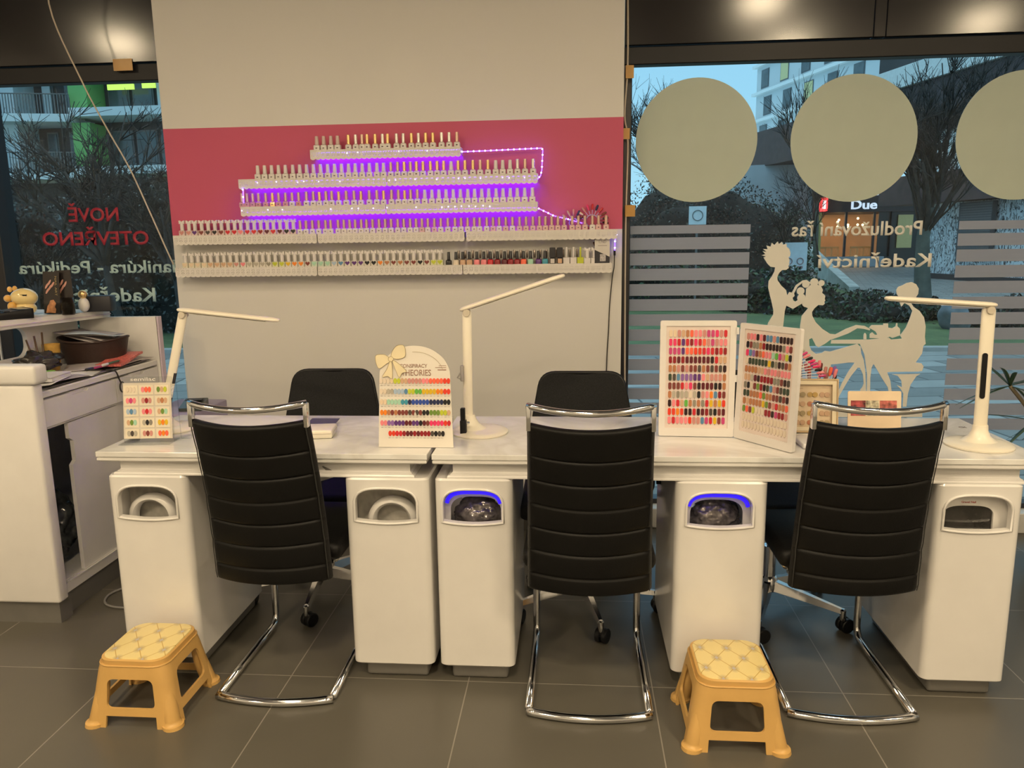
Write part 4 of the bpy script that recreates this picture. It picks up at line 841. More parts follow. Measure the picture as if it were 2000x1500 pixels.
# ------------------------------------------------------------------ light strip
e = empty('led_strip', 'purple glowing LED strip winding behind the lace shelves', 'light strip', (-0.5, 3.63, 1.83))
tubem = mat('led_silicone', (0.14, 0.06, 1.0), 0.3, emit=6)
off = Vector((0.5, -3.63, -1.83))
def run(path, hidden=False, step=0.0265, start=0.0):
    P = [Vector(p)+off for p in path]
    bm = bmesh.new(); tube(bm, P, 0.0036, 6, flat=0.7); obj('strip_run', bm, led_blue if hidden else tubem, e, True)
    if hidden: return
    L_ = 0; segs = []
    for a, b in zip(P, P[1:]): segs.append((a, b, L_)); L_ += (b-a).length
    d = start
    while d < L_:
        for a, b, s in segs:
            l = (b-a).length
            if s <= d <= s+l:
                o = bpy.data.objects.new('led_diode', dio); C.objects.link(o); o.parent = e; o.location = a+(b-a)*((d-s)/l)+Vector((0, -0.0035, 0)); break
        d += step
dio = bpy.data.meshes.new('led_diode'); b_ = bmesh.new(); bmesh.ops.create_icosphere(b_, subdivisions=1, radius=0.0038); b_.to_mesh(dio); b_.free(); dio.materials.append(led_dot); dio.shade_smooth()
for r, a, b in ((1, -1.19, -0.52), (2, -1.53, -0.17), (3, -1.54, -0.17)): run([(a, 3.634, SHZ[r]-0.014), (b, 3.634, SHZ[r]-0.014)], True); bm = bmesh.new(); box(bm, a+0.5, b+0.5, 3.6255-3.63, 3.627-3.63, SHZ[r]-0.022-1.83, SHZ[r]-0.0085-1.83); obj('strip_light_shield', bm, lace_m, e)  # added plate blocks the strip's direct light from the lace holes
run([(-0.505, 3.600, 1.826), (-0.40, 3.61, 1.829), (-0.144, 3.62, 1.836), (-0.139, 3.62, 1.828), (-0.144, 3.62, 1.74), (-0.150, 3.62, 1.715), (-0.162, 3.60, 1.700)], step=0.0262)
run([(-1.530, 3.564, 1.683), (-1.532, 3.564, 1.615)], step=0.033, start=0.008)
run([(-0.158, 3.60, 1.568), (-0.09, 3.61, 1.535), (-0.03, 3.61, 1.520), (0.04, 3.615, 1.500)], step=0.024)
run([(0.197, 3.61, 1.445), (0.190, 3.61, 1.42), (0.190, 3.62, 1.375)], step=0.03)
bm = bmesh.new(); box(bm, 0.684, 0.694, -0.012, -0.004, -0.478, -0.455, bev=0.001, seg=1); obj('strip_plug', bm, black_pl, e)
# diodes peeping over the lace edge
for r, xs in ((1, (-1.03, -0.98, -0.79, -0.66)), (2, (-1.46, -1.37, -1.27, -1.24, -1.17, -1.07, -0.84, -0.81, -0.72, -0.62, -0.52, -0.49, -0.42, -0.32, -0.29, -0.22)), (3, (-1.545, -1.42, -1.35, -1.12, -1.02, -0.99, -0.92, -0.855, -0.72, -0.60, -0.57, -0.54, -0.51, -0.475, -0.445, -0.41, -0.38))):
    for x in xs:
        o = bpy.data.objects.new('led_diode', dio); C.objects.link(o); o.parent = e; o.location = Vector((x, 3.5655, SHZ[r]-0.0165+R.uniform(-0.002, 0.002)))+off; o.scale = (0.45, 0.35, 0.45)

# ================================================================== THINGS ON THE DESKS
DZ = 0.760
def desk_lamp(base, pole_top, arm_end, label, wide=False, pole_foot=None, sticker=False):
    """base centre; pole foot on the base; arm from the pole top to arm_end"""
    b = Vector(base); e = empty('desk_lamp', label, 'desk lamp', b, group='ivory LED desk lamps')
    pf = (Vector(pole_foot)-b) if pole_foot else Vector((-0.035, 0, 0.035)); pt = Vector(pole_top)-b; ae = Vector(arm_end)-b
    bm = bmesh.new(); lathe(bm, [(0.090, 0), (0.099, 0.001), (0.100, 0.006), (0.094, 0.011), (0.070, 0.015), (0.0, 0.017)], 48); ba = obj('base', bm, ivory, e, True, 50)
    c = Vector((pf.x, pf.y, 0))
    bm = bmesh.new(); rings = []
    for k, z in ((0.060, 0.012), (0.046, 0.020), (0.032, 0.032), (0.024, 0.050), (0.0225, 0.066)):
        s = (z-0.012)/0.054; cc = c*(s)+c*0.7*(1-s)
        rings.append([(cc.x+k*math.cos(2*PI*i/28), cc.y+k*0.85*math.sin(2*PI*i/28), z) for i in range(28)])
    loft(bm, rings); obj('neck', bm, ivory, e, True, 50)
    a = Vector((pf.x, pf.y, 0.05)); d = (pt-a); L_ = d.length; d.normalize(); q = Vector((1, 0, 0)); q = (q-d*q.dot(d)).normalized(); r_ = d.cross(q)
    bm = bmesh.new(); rings = []; w_ = 0.021 if wide else 0.0165
    for t in (0, 0.02, 0.98, 1.0):
        k = 0.85 if t in (0, 1.0) else 1.0
        rings.append([a+d*L_*t+q*w_*k*math.cos(2*PI*i/20)+r_*0.011*k*math.sin(2*PI*i/20) for i in range(20)])
    loft(bm, rings); po = obj('pole', bm, ivory, e, True, 50)
    if wide:
        M_ = Matrix.Translation(a+d*L_*0.46) @ Matrix((( q.x, -r_.x, d.x, 0), (q.y, -r_.y, d.y, 0), (q.z, -r_.z, d.z, 0), (0, 0, 0, 1)))
        bm = bmesh.new(); plate(bm, [rrect(-0.0145, 0.0015, -0.075, 0.070, 0.0075, 6)], -0.0125, -0.0095)
        s_ = -1 if (M_ @ Vector((0, -0.0125, 0))-(M_ @ Vector((0, 0, 0)))).y > 0 else 1
        for v in bm.verts: v.co.y *= s_; v.co = M_ @ v.co
        obj('touch_panel', bm, black_pl, po, True, 40)
    if sticker:
        for t0, L2, mt_ in ((0.10, 0.035, 'dark_sticker'), (0.20, 0.045, 'pale_sticker'), (0.33, 0.040, 'dark_sticker')):
            bm = bmesh.new(); rings = []
            for t in (t0, t0+L2/d.length/L_): rings.append([a+d*L_*t+q*w_*1.02*math.cos(ang)+r_*0.0113*math.sin(ang) for ang in [-0.9+1.4*i/6-PI*0.0 for i in range(7)]]+[a+d*L_*t+q*w_*1.0*math.cos(ang)+r_*0.0108*math.sin(ang) for ang in [0.5-1.4*i/6 for i in range(7)]])
            loft(bm, rings); obj('sticker', bm, mat(mt_, (0.02, 0.02, 0.025) if mt_[0] == 'd' else (0.75, 0.73, 0.72), 0.4, var=0.3, scale=150), po)
    # arm: thin flat bar with rounded nose, overlapping the pole top
    ad = (ae-pt); La = ad.length; ad.normalize(); side_ = Vector((0, 1, 0)); upv = ad.cross(side_); upv = upv if upv.z > 0 else -upv
    st = pt-ad*0.022+upv*0.010; rings = []
    for t, k in ((0, 0.35), (0.015, 0.7), (0.05, 0.95), (0.10, 1), (0.88, 1), (0.95, 0.9), (0.985, 0.65), (1.0, 0.3)):
        p = st+ad*(La+0.022)*t; rings.append([p+side_*0.021*k*math.cos(2*PI*i/16)+upv*0.0085*(k**0.7)*math.sin(2*PI*i/16) for i in range(16)])
    bm = bmesh.new(); loft(bm, rings); arm = obj('lamp_head', bm, ivory, e, True, 60)
    bm = bmesh.new(); Mh = Matrix.Translation(pt-Vector((0, 0, 0.006))) @ Matrix.Rotation(PI/2, 4, 'X'); lathe(bm, [(0.0115, -0.017), (0.0125, -0.015), (0.0125, 0.015), (0.0115, 0.017)], 18, M=Mh); obj('hinge', bm, mat('beige_joint', (0.55, 0.49, 0.40), 0.4), e, True, 40)
    bm = bmesh.new(); p = st+ad*(La*0.52)-upv*0.0086; 
    rings = [[p+ad*s*La*0.40+side_*0.013*c_ for s, c_ in ((-1, -1), (1, -1), (1, 1), (-1, 1))], [p-upv*0.0012+ad*s*La*0.40+side_*0.013*c_ for s, c_ in ((-1, -1), (1, -1), (1, 1), (-1, 1))]]
    loft(bm, rings); obj('diffuser', bm, mat('lamp_lens', (0.70, 0.68, 0.62), 0.4), arm)
    return e
desk_lamp((-1.478, 2.640, DZ), (-1.388, 2.640, 1.186), (-1.022, 2.60, 1.151), 'ivory desk lamp at the far left of the left desk, head pointing right', pole_foot=(-1.495, 2.64, DZ), sticker=True)
desk_lamp((-0.328, 2.615, DZ), (-0.365, 2.620, 1.188), (-0.026, 2.620, 1.297), 'ivory desk lamp behind the arched chart, head raised to the right', pole_foot=(-0.368, 2.615, DZ))
desk_lamp((1.288, 2.482, DZ), (1.283, 2.490, 1.198), (0.961, 2.470, 1.222), 'ivory desk lamp with black touch strip at the right end of the right desk', True, pole_foot=(1.292, 2.49, DZ))
bm = bmesh.new(); box(bm, -0.0, 0.012, -0.012, 0.012, 0, 0.055, bev=0.003, seg=2); o = obj('cable_clip', bm, mat('grey_clip', (0.30, 0.28, 0.27), 0.4), None, True); o.location = (-0.391, 2.612, 0.945)
bm = bmesh.new(); tube(bm, [(0.006, -0.004, 0.04), (-0.010, -0.008, 0.012), (0.004, -0.006, 0.006)], 0.003, 6); obj('clip_hook', bm, _M['grey_clip'], o, True)
tag(o, 'small grey clip on the pole of the lamp behind the arched chart', 'clip')
e = empty('clamp', 'small black clamp standing between the arched chart and the lamp base', 'clamp', (-0.378, 2.56, DZ))
bm = bmesh.new(); box(bm, -0.011, 0.011, -0.012, 0.012, 0, 0.058, bev=0.003, seg=2); obj('clamp_body', bm, black_pl, e, True, 40)
bm = bmesh.new(); box(bm, -0.009, 0.007, -0.009, 0.009, 0.056, 0.100, bev=0.002, seg=1); obj('clamp_jaw', bm, black_pl, e, True, 40)
bm = bmesh.new(); Mk = Matrix.Translation((0.014, 0, 0.048)) @ Matrix.Rotation(PI/2, 4, 'Y'); lathe(bm, [(0.002, -0.004), (0.005, -0.003), (0.005, 0.006), (0.002, 0.008)], 12, M=Mk); obj('screw_knob', bm, chrome, e, True, 40)

# arched polish chart with painted bow
e = empty('arched_colour_chart', 'arched white colour chart of nail shades with a cream bow, on the desk gap', 'colour chart', (-0.5135, 2.405, DZ+0.0015), 0.0)
TL = Matrix.Rotation(math.radians(-5), 4, 'X')
board = mat('chart_board', (0.74, 0.69, 0.62), 0.10, var=0.01, coat=0.8)
bm = bmesh.new(); hb, ht = 0.124, 0.116
pts = [(-hb, 0), (hb, 0), (ht, 0.235)] + [(ht*math.cos(a), 0.235+0.098*math.sin(a)) for a in [PI*k/24 for k in range(1, 24)]] + [(-ht, 0.235)]
plate(bm, [pts], -0.002, 0.002, M=TL); obj('board', bm, board, e, True, 30)
bm = bmesh.new(); plate(bm, [[(-0.05, 0), (0.05, 0), (0.0, 0.12)]], 0.0, 0.002, M=Matrix.Translation((0, 0.022, 0)) @ Matrix.Rotation(math.radians(9), 4, 'X')); obj('rear_strut', bm, board, e)
linem = mat('bow_outline', (0.42, 0.34, 0.20), 0.5); bowm = mat('bow_cream', (0.76, 0.66, 0.44), 0.3)
bx, bz = -0.076, 0.290
lobes = [[(0, 0), (-0.020, 0.014), (-0.046, 0.014), (-0.052, 0.002), (-0.046, -0.024), (-0.036, -0.030), (-0.016, -0.016), (0, -0.006)],
 [(0, 0.006), (0.004, 0.024), (0.018, 0.042), (0.036, 0.046), (0.046, 0.038), (0.048, 0.014), (0.040, 0.004), (0.018, 0.0)],
 [(-0.004, -0.006), (-0.014, -0.032), (-0.030, -0.058), (-0.012, -0.056), (0.002, -0.064), (0.004, -0.040), (0.002, -0.008)],
 [(0.004, -0.006), (0.014, -0.034), (0.026, -0.060), (0.036, -0.046), (0.050, -0.040), (0.034, -0.022), (0.010, -0.004)],
 circle(0, 0, 0.0085, 14)]
bw = None
for i, lp in enumerate(lobes):
    lp = [(bx+x, bz+z) for x, z in lp]
    if i < 4: P = [(p.x, p.z) for p in smooth_path([Vector((x, 0, z)) for x, z in lp+[lp[0]]], 4)[:-1]]
    else: P = lp
    bm = bmesh.new(); plate(bm, [P], -0.0050-0.0004*i, -0.0028, M=TL)
    q = obj('bow_loop', bm, bowm, e if bw is None else bw); bw = bw or q
    bm = bmesh.new(); tube(bm, [TL @ Vector((x, -0.0054-0.0004*i, z)) for x, z in P], 0.0007, 4, closed=True); obj('bow_outline', bm, linem, bw)
# printed lettering and rows of shades
for s, x, z, w_, h in (('CONSPIRACY', -0.048, 0.262, 0.090, 0.0115), ('THEORIES', -0.044, 0.236, 0.098, 0.0195)):
    bm, W_ = text_bm(s, width=w_, height=h, ext=0.0004, bold=0.01); shift(bm, x, -0.0028, z)
    for v in bm.verts: v.co = TL @ v.co
    obj('lettering', bm, mat('brown_print', (0.34, 0.20, 0.15), 0.5), e)
bm = bmesh.new()
for dz, x0_ in ((0.268, 0.080), (0.262, 0.068), (0.255, 0.076)): box(bm, x0_, 0.104, -0.0030, -0.0024, dz-(0.0018 if dz == 0.255 else 0.0006), dz+0.001, M=TL)
obj('small_print', bm, _M['brown_print'], e)
bm = bmesh.new(); tube(bm, [TL @ Vector(((ht-0.02)*math.cos(a), -0.0026, 0.235+0.078*math.sin(a))) for a in [0.28+1.35*k/16 for k in range(17)]], 0.0006, 4); obj('arch_line', bm, linem, e)
rows = ['wwwaFFbbccccddffffyy', 'wwvvEEEqFFoonnnnmmyy', 'aaAAAABBCDDDDDCCCCxx', 'mmlklkkkukukxxGGGFFb', 'ddrrsssiissxikeeeeyg', 'yygghiihihhhuxux']
cnt = 0; rest = bmesh.new(); rest_m = []; ovm = None
def oval(w_, h): return [(w_/2*math.cos(2*PI*k/14)*(1.0 if math.sin(2*PI*k/14) < 0 else 1.06), h/2*math.sin(2*PI*k/14)) for k in range(14)]
ovl = bmesh.new(); plate(ovl, [oval(0.0110, 0.0185)], -0.0016, 0); ov_me = bpy.data.meshes.new('shade_swatch'); bmesh.ops.recalc_face_normals(ovl, faces=ovl.faces); ovl.to_mesh(ov_me); ovl.free(); ov_me.materials.append(board)
slots = {}
for r_, row_ in enumerate(rows):
    n = len(row_); z = 0.2185-0.0345*r_
    for i, ch in enumerate(row_):
        x = (i-(n-1)/2)*0.01165 + (0.003 if n < 20 else 0); cnt += 1
        if cnt <= 100:
            o = bpy.data.objects.new('shade_swatch', ov_me); C.objects.link(o); o.parent = e; p = TL @ Vector((x, -0.0028-0.0002*(i % 2), z)); o.location = p; o.rotation_euler = (math.radians(-5), 0, 0); swap(o, pol(ch))
        else:
            if ch not in slots: slots[ch] = len(slots); rest_m.append(pol(ch))
            plate(rest, [[(x+a, z+b) for a, b in oval(0.0110, 0.0185)]], -0.0044, -0.0028, slots[ch], M=TL)
o = obj('shade_swatches', rest, rest_m, e); o['kind'] = 'stuff'
bm = bmesh.new()
for r_, row_ in enumerate(rows):
    n = len(row_)
    for i in range(0, n, 2):
        x = (i-(n-1)/2)*0.01165; z = 0.203-0.0345*r_; box(bm, x-0.003, x+0.004, -0.0029, -0.0024, z, z+0.0016, M=TL); box(bm, x+0.008, x+0.015, -0.0029, -0.0024, z+0.0004, z+0.0012, M=TL)
obj('shade_numbers', bm, mat('grey_print', (0.30, 0.26, 0.24), 0.5), e)

# acrylic stand with sample card
e = empty('acrylic_card_stand', 'clear acrylic stand with a card of fifteen nail samples on the left desk', 'card stand', (-1.448, 2.440, DZ+0.001), math.radians(5))
TL = Matrix.Rotation(math.radians(-7), 4, 'X')
bm = bmesh.new(); plate(bm, [rrect(-0.086, 0.086, 0.0, 0.226, 0.006)], 0.006, 0.009, M=TL); obj('rear_sheet', bm, clear, e)
bm = bmesh.new(); box(bm, -0.086, 0.086, -0.035, 0.055, 0.0, 0.003); obj('foot_sheet', bm, clear, e)
bm = bmesh.new(); plate(bm, [rrect(0.090, 0.128, 0.0, 0.205, 0.004), rrect(0.0915, 0.1265, 0.002, 0.2035, 0.003)], 0.05, 0.054); obj('rear_frame', bm, clear, e)
bm = bmesh.new(); plate(bm, [[(-0.084, 0.014), (0.082, 0.014), (0.082, 0.205), (-0.080, 0.205)]], 0.003, 0.005, M=TL); obj('card', bm, mat('sample_card', (0.60, 0.54, 0.46), 0.5), e)
cols = [('w', 'w', 'w'), ('d', 'f', 'f'), ('G', 'b', 'F'), ('d', 'z', 'd'), ('c', 'h', 'c'), ('b', 'l', 'b'), ('E', 'q', 'E'), ('d', 'g', 'd'), ('b', 'G', 'A'), ('b', 'G', 'A'), ('v', 'x', 't'), ('n', 'm', 'n'), ('v', 'u', 'v'), ('c', 'k', 'c'), ('f', 'm', 'f')]
for k, cc in enumerate(cols):
    r_, c_ = divmod(k, 3); x = -0.054+0.053*c_ - 0.0015*r_*0; z = 0.181-0.0375*r_
    bm = bmesh.new(); plate(bm, [rrect(x-0.0238, x+0.0238, z-0.016, z+0.016, 0.001, 2)], 0.0018, 0.0028, M=TL); t = obj('sample_label', bm, mat('label_cream', (0.72, 0.64, 0.50), 0.5), e)
    bm = bmesh.new()
    for q, ch in enumerate(cc): plate(bm, [[(x-0.0115+0.0115*q+a*0.95, z+0.001+b*1.05) for a, b in oval(0.0112, 0.0185)]], 0.0002, 0.0017, q, M=TL)
    obj('sample_nails', bm, [pol(ch) for ch in cc], t)
bm, W_ = text_bm('semilac', width=0.085, height=0.012, ext=0.0004); shift(bm, -0.055, 0.0054, 0.2115)
for v in bm.verts: v.co = TL @ v.co
obj('engraved_lettering', bm, mat('white_engraving', (0.75, 0.70, 0.66), 0.5), e)

# folding colour book with two framed panels
e = empty('colour_book', 'open two-panel white colour book of nail shades on the right desk', 'colour book', (0, 0, 0))
def panel(o_, rz, W, H, rows, blank_w, parent, budget):
    M_ = Matrix.Translation(o_) @ Matrix.Rotation(rz, 4, 'Z') @ Matrix.Rotation(math.radians(-2.0), 4, 'X')
    bm = bmesh.new(); plate(bm, [rrect(0, W, 0, H, 0.006), rrect(0.020, W-0.020, 0.028, H-0.018, 0.002)[::-1]], -0.007, 0.007, M=M_); fr = obj('panel_frame', bm, mat('white_frame', (0.72, 0.68, 0.65), 0.3, var=0.02), parent, True, 30)
    bm = bmesh.new(); plate(bm, [rrect(0.018, W-0.018, 0.026, H-0.016, 0.002)], -0.0035, 0.005, M=M_); obj('panel_sheet', bm, mat('pinkish_sheet', (0.70, 0.60, 0.55), 0.5), fr)
    n = len(rows); m_ = 14; w_ = (W-0.056)/m_; hh = (H-0.068)/n
    cap = bmesh.new(); plate(cap, [rrect(-w_*0.38, w_*0.38, -hh*0.40, hh*0.40, w_*0.34, 4)], -0.0022, 0); sm = bpy.data.meshes.new('shade_chip'); bmesh.ops.recalc_face_normals(cap, faces=cap.faces); cap.to_mesh(sm); cap.free(); sm.materials.append(board)
    rb = bmesh.new(); rm = []; sl = {}; marks = bmesh.new(); k = 0
    for r_, row_ in enumerate(rows):
        for c_, ch in enumerate(row_):
            x = 0.028+w_*(c_+0.5); z = H-0.028-hh*(r_+0.5); k += 1
            box(marks, x-0.002, x+0.002, -0.0041, -0.0034, z-hh*0.49, z-hh*0.44, M=M_)
            if k <= budget:
                o = bpy.data.objects.new('shade_chip', sm); C.objects.link(o); o.parent = fr; o.matrix_local = M_ @ Matrix.Translation((x, -0.0036, z)); swap(o, pol(ch))
            else:
                if ch not in sl: sl[ch] = len(sl); rm.append(pol(ch))
                plate(rb, [[(x+a, z+b) for a, b in rrect(-w_*0.38, w_*0.38, -hh*0.40, hh*0.40, w_*0.34, 4)]], -0.0058, -0.0036, sl[ch], M=M_)
    o = obj('shade_chips', rb, rm, fr); o['kind'] = 'stuff'
    obj('shade_marks', marks, mat('brown_print', (0.34, 0.20, 0.15), 0.5), fr)
    return M_
L1 = ['aacblfddczzecg', 'eegsghegfczcdd', 'zzzsffyygeghgh', 'hhihiiiiiijgbb', 'llckckkulkukuj', 'puqrrrssdbcccl', 'kkkgdekjiiixjl', 'lvtvvwvxcdmqhk', 'jdgboltltgnlny', 'yymyjjgjihuxki', 'dgdddyccqzgnkz']
L2 = ['cddjdiqqcqjjjj', 'xkttlhjjjjjtdk', 'eqrklfddAozcFx', 'wppppppnptjukl', 'llllbbdcddcddd', 'bbvijhhhhttkju', 'txwkGhjpqckupp', 'pplllfGllkkukj', 'lbllllnGkcgllf', 'GfkFwwwhhjzhhc', 'wwwwwwwwwwwwww', 'wwwwwwwwwwwwww']
panel((0.290, 2.582, DZ+0.002), math.atan2(-0.012, 0.247), 0.248, 0.392, L1, 0, e, 50)
dx, dy = 0.682-0.543, 2.372-2.568
panel((0.543, 2.566, DZ+0.002), math.atan2(dy, dx), math.hypot(dx, dy), 0.386, L2, 0, e, 50)
bm = bmesh.new()
for z in (0.03, 0.19, 0.35): lathe(bm, [(0.005, z), (0.005, z+0.022)], 12, c=(0.5405, 2.572, DZ))
obj('hinge', bm, white_matte, e, True, 40)

# glass tube of swatch sticks, framed samples and photo card behind
e = empty('swatch_jar', 'clear jar of fanned nail swatch sticks behind the framed samples', 'jar', (0.842, 2.748, DZ))
bm = bmesh.new(); lathe(bm, [(0.070, 0.0), (0.074, 0.004), (0.076, 0.15), (0.072, 0.15), (0.070, 0.006), (0.0, 0.006)], 32); obj('jar', bm, glassmat('rosy_glass', (0.90, 0.74, 0.66), 0.05), e, True, 40)
cols = 'ffdcyxlcdfrdkcfbdrjdfcyd'
for i, ch in enumerate(cols):
    a = math.radians(172-8.3*i) if i < 18 else R.uniform(0.5, 2.6); ln = R.uniform(0.155, 0.182) if i < 18 else 0.135
    tilt = (a-PI/2)*0.42; base = Vector((0.03*math.cos(a), R.uniform(-0.03, 0.03), 0.012)); tipp = Vector((0.085*math.cos(a), base.y-0.01, ln+0.030*math.sin(a)))
    bm = bmesh.new(); tube(bm, [base, tipp], 0.0018, 5); s_ = obj('stick', bm, mat('stick_clear', (0.66, 0.60, 0.58), 0.3), e, True)
    d_ = (tipp-base).normalized(); tip_object('nail_tip', pol(ch), e, tipp, (0, math.atan2(d_.x, d_.z), 0), 1.15)
e = empty('swatch_bundle', 'spread of clear sticks with pink and silver glitter tips behind the colour book', 'colour fan', (0.775, 2.735, 0.937))
sil = mat('white_clear_stick', (0.72, 0.72, 0.76), 0.2)
for i in range(11):
    a = 0.15+0.08*i; L_ = 0.13-0.004*i; b0 = Vector((-0.055, 0.004*(i-5), -0.002+0.0045*i)); t0 = b0+Vector((L_*math.cos(a*0.9), -0.01, L_*math.sin(a*0.55)))
    bm = bmesh.new(); tube(bm, [b0, t0], 0.0032, 6, flat=0.5); obj('stick', bm, sil, e, True)
    d_ = (t0-b0).normalized(); tip_object('nail_tip', pol('zdxezexdzve'[i]), e, t0, (0, math.atan2(d_.x, d_.z), 0), 0.95)
e = empty('framed_samples', 'beige box frame with pairs of round nail samples, beside the colour book', 'frame', (0.790, 2.640, DZ+0.001), math.radians(-3))
TL = Matrix.Rotation(math.radians(-9), 4, 'X'); tan = mat('tan_wood_frame', (0.50, 0.36, 0.20), 0.4, var=0.08)
bm = bmesh.new(); plate(bm, [[(-0.105, 0), (0.110, 0), (0.110, 0.185), (-0.105, 0.185)], [(-0.1005, 0.006), (-0.1005, 0.180), (0.1055, 0.180), (0.1055, 0.006)]], -0.012, 0.016, M=TL); obj('outer_frame', bm, tan, e)
bm = bmesh.new(); plate(bm, [[(-0.100, 0.0065), (0.105, 0.0065), (0.105, 0.1795), (-0.100, 0.1795)], [(-0.086, 0.018), (-0.086, 0.165), (0.091, 0.165), (0.091, 0.018)]], -0.009, 0.0, M=TL); obj('inner_mount', bm, mat('cream_mount', (0.70, 0.60, 0.42), 0.5), e)
bm = bmesh.new(); plate(bm, [[(-0.098, 0.008), (0.103, 0.008), (0.103, 0.178), (-0.098, 0.178)]], 0.002, 0.006, M=TL); bk = obj('back_sheet', bm, mat('beige_sheet', (0.62, 0.48, 0.32), 0.5), e)
for r_ in range(4):
    for c_ in range(4):
        x = -0.052+0.040*c_; z = 0.130-0.032*r_
        bm = bmesh.new(); 
        for s in (-1, 1): plate(bm, [circle(x+s*0.0082, z, 0.0088, 16)], 0.0000-0.0008*s-0.001, 0.0018, M=TL)
        obj('sample_pair', bm, mat('sample_%d' % ((r_*2+c_) % 4), [(0.45, 0.18, 0.10), (0.36, 0.28, 0.16), (0.46, 0.30, 0.10), (0.52, 0.34, 0.22)][(r_*2+c_) % 4], 0.25, coat=0.5), e)
bm, W_ = text_bm('nude collection', width=0.045, height=0.004, ext=0.0004); shift(bm, -0.050, 0.0012, 0.150)
for v in bm.verts: v.co = TL @ v.co
obj('small_lettering', bm, _M['brown_print'], e)
e = empty('photo_card', 'cream card with red photographs standing behind the right cantilever chair', 'card', (1.047, 2.700, DZ+0.001))
bm = bmesh.new(); plate(bm, [rrect(-0.090, 0.090, 0, 0.131, 0.005)], -0.0015, 0.0015, M=TL); obj('card', bm, mat('peach_card', (0.74, 0.58, 0.40), 0.4), e)
for x0_, x1_, c_ in ((-0.080, -0.030, (0.30, 0.05, 0.05)), (-0.028, 0.014, (0.68, 0.50, 0.36)), (0.018, 0.075, (0.38, 0.10, 0.08))):
    bm = bmesh.new(); box(bm, x0_, x1_, -0.0026, -0.0016, 0.045, 0.098, M=TL); obj('photograph', bm, mat('photo_%d' % int(c_[0]*100), c_, 0.4, var=0.85, scale=55), e)
e = empty('notepad_box', 'small cream box with a dark card on top, right of the left cantilever chair', 'box', (-0.880, 2.560, DZ+0.0005), math.radians(8))
bm = bmesh.new(); box(bm, -0.065, 0.045, -0.055, 0.055, 0, 0.030, bev=0.006, seg=3); obj('box_body', bm, ivory, e, True, 40)
bm = bmesh.new(); box(bm, -0.066, 0.046, -0.056, 0.056, 0.017, 0.019); obj('lid_seam', bm, _M['beige_joint'], e)
bm = bmesh.new(); box(bm, -0.10, 0.005, 0.09, 0.16, 0.0015, 0.004, M=Matrix.Rotation(0.1, 4, 'X')); o = obj('dark_card', bm, mat('dark_blue_card', (0.03, 0.03, 0.045), 0.3)); o.location = (-0.875, 2.58, DZ); tag(o, 'dark printed card lying on the left desk behind the cream box', 'card')
# cable grommet cap, right end of the right desk
bm, W_ = text_bm('CH', width=0.022, height=0.018, ext=0.0005)
for v in bm.verts: v.co = Vector((v.co.x, v.co.z, -v.co.y+0.001))
o = obj('desk_logo', bm, lab_k); o.location = (1.345, 2.72, DZ); tag(o, 'small dark logo sticker on the marble top at the right end', 'sticker')
bm = bmesh.new(); box(bm, -0.075, 0.075, -0.05, 0.07, 0, 0.018, bev=0.006, seg=2); o = obj('white_tray', bm, white_matte, None, True); o.location = (0.80, 2.47, DZ); tag(o, 'low white tray between the colour book and the right cantilever chair', 'tray')

# the desk tops stand at 0.775 m: rest everything on them
for o in list(C.objects):
    if o.parent is None and o.get('category') and o.type in ('EMPTY', 'MESH') and (o.name.startswith('colour_book') or (0.755 < o.location.z < 0.96 and 2.3 < o.location.y < 2.8)):
        o.location = (o.location.x*0.977, o.location.y*0.977, 0.775+(o.location.z-0.760)*0.977); o.scale = (0.977,)*3

# ================================================================== RECEPTION THINGS
SZ = 1.1305
e = empty('calculator', 'large black desk calculator on the reception shelf', 'calculator', (-2.40, 3.04, SZ), math.radians(-38))
bm = bmesh.new(); rings = [[(x, y, z) for x, y in rrect(-0.08*k, 0.08*k, -0.11, 0.11, 0.012)] for k, z in ((0.97, 0), (1, 0.004), (1, 0.016), (0.97, 0.019))]; loft(bm, rings)
for v in bm.verts: v.co.z += (v.co.y+0.11)*0.10*(1 if v.co.z > 0.01 else 0)
ca = obj('calculator_body', bm, black_pl, e, True, 40)
bm = bmesh.new(); box(bm, -0.06, 0.06, 0.055, 0.095, 0.0385, 0.0405, M=Matrix.Rotation(0.0, 4, 'X')); obj('display', bm, mat('lcd_grey', (0.20, 0.24, 0.26), 0.2), e)
for r_ in range(4):
    for c_ in range(5):
        bm = bmesh.new(); x, y = -0.056+0.028*c_, -0.085+0.033*r_; z = 0.0185+(y+0.11)*0.10; box(bm, x-0.011, x+0.011, y-0.011, y+0.011, z, z+0.005, bev=0.002, seg=1); obj('key', bm, mat('key_grey', (0.04, 0.04, 0.045), 0.4), e)
e = empty('money_box', 'glossy pale yellow animal money box on the reception shelf', 'money box', (-2.425, 3.22, SZ), 0.2)
yel = mat('glossy_cream_yellow', (0.80, 0.62, 0.28), 0.15, coat=0.6); yel2 = mat('glossy_orange_yellow', (0.76, 0.42, 0.10), 0.15, coat=0.6)
def blob(c_, r_, M, nm, parent, sc_=(1, 1, 1)):
    bm = bmesh.new(); bmesh.ops.create_icosphere(bm, subdivisions=3, radius=r_)
    for v in bm.verts: v.co = Vector((c_[0]+v.co.x*sc_[0], c_[1]+v.co.y*sc_[1], c_[2]+v.co.z*sc_[2]))
    return obj(nm, bm, M, parent, True)
body = blob((0.01, 0, 0.078), 0.048, yel, 'body', e, (1.15, 0.9, 0.85)); blob((0.01, 0, 0.030), 0.038, yel, 'haunches', e, (1.2, 1, 0.8))
for s in (-1, 1): blob((-0.035, s*0.022, 0.115), 0.013, yel2, 'ear', body, (0.8, 0.6, 1))
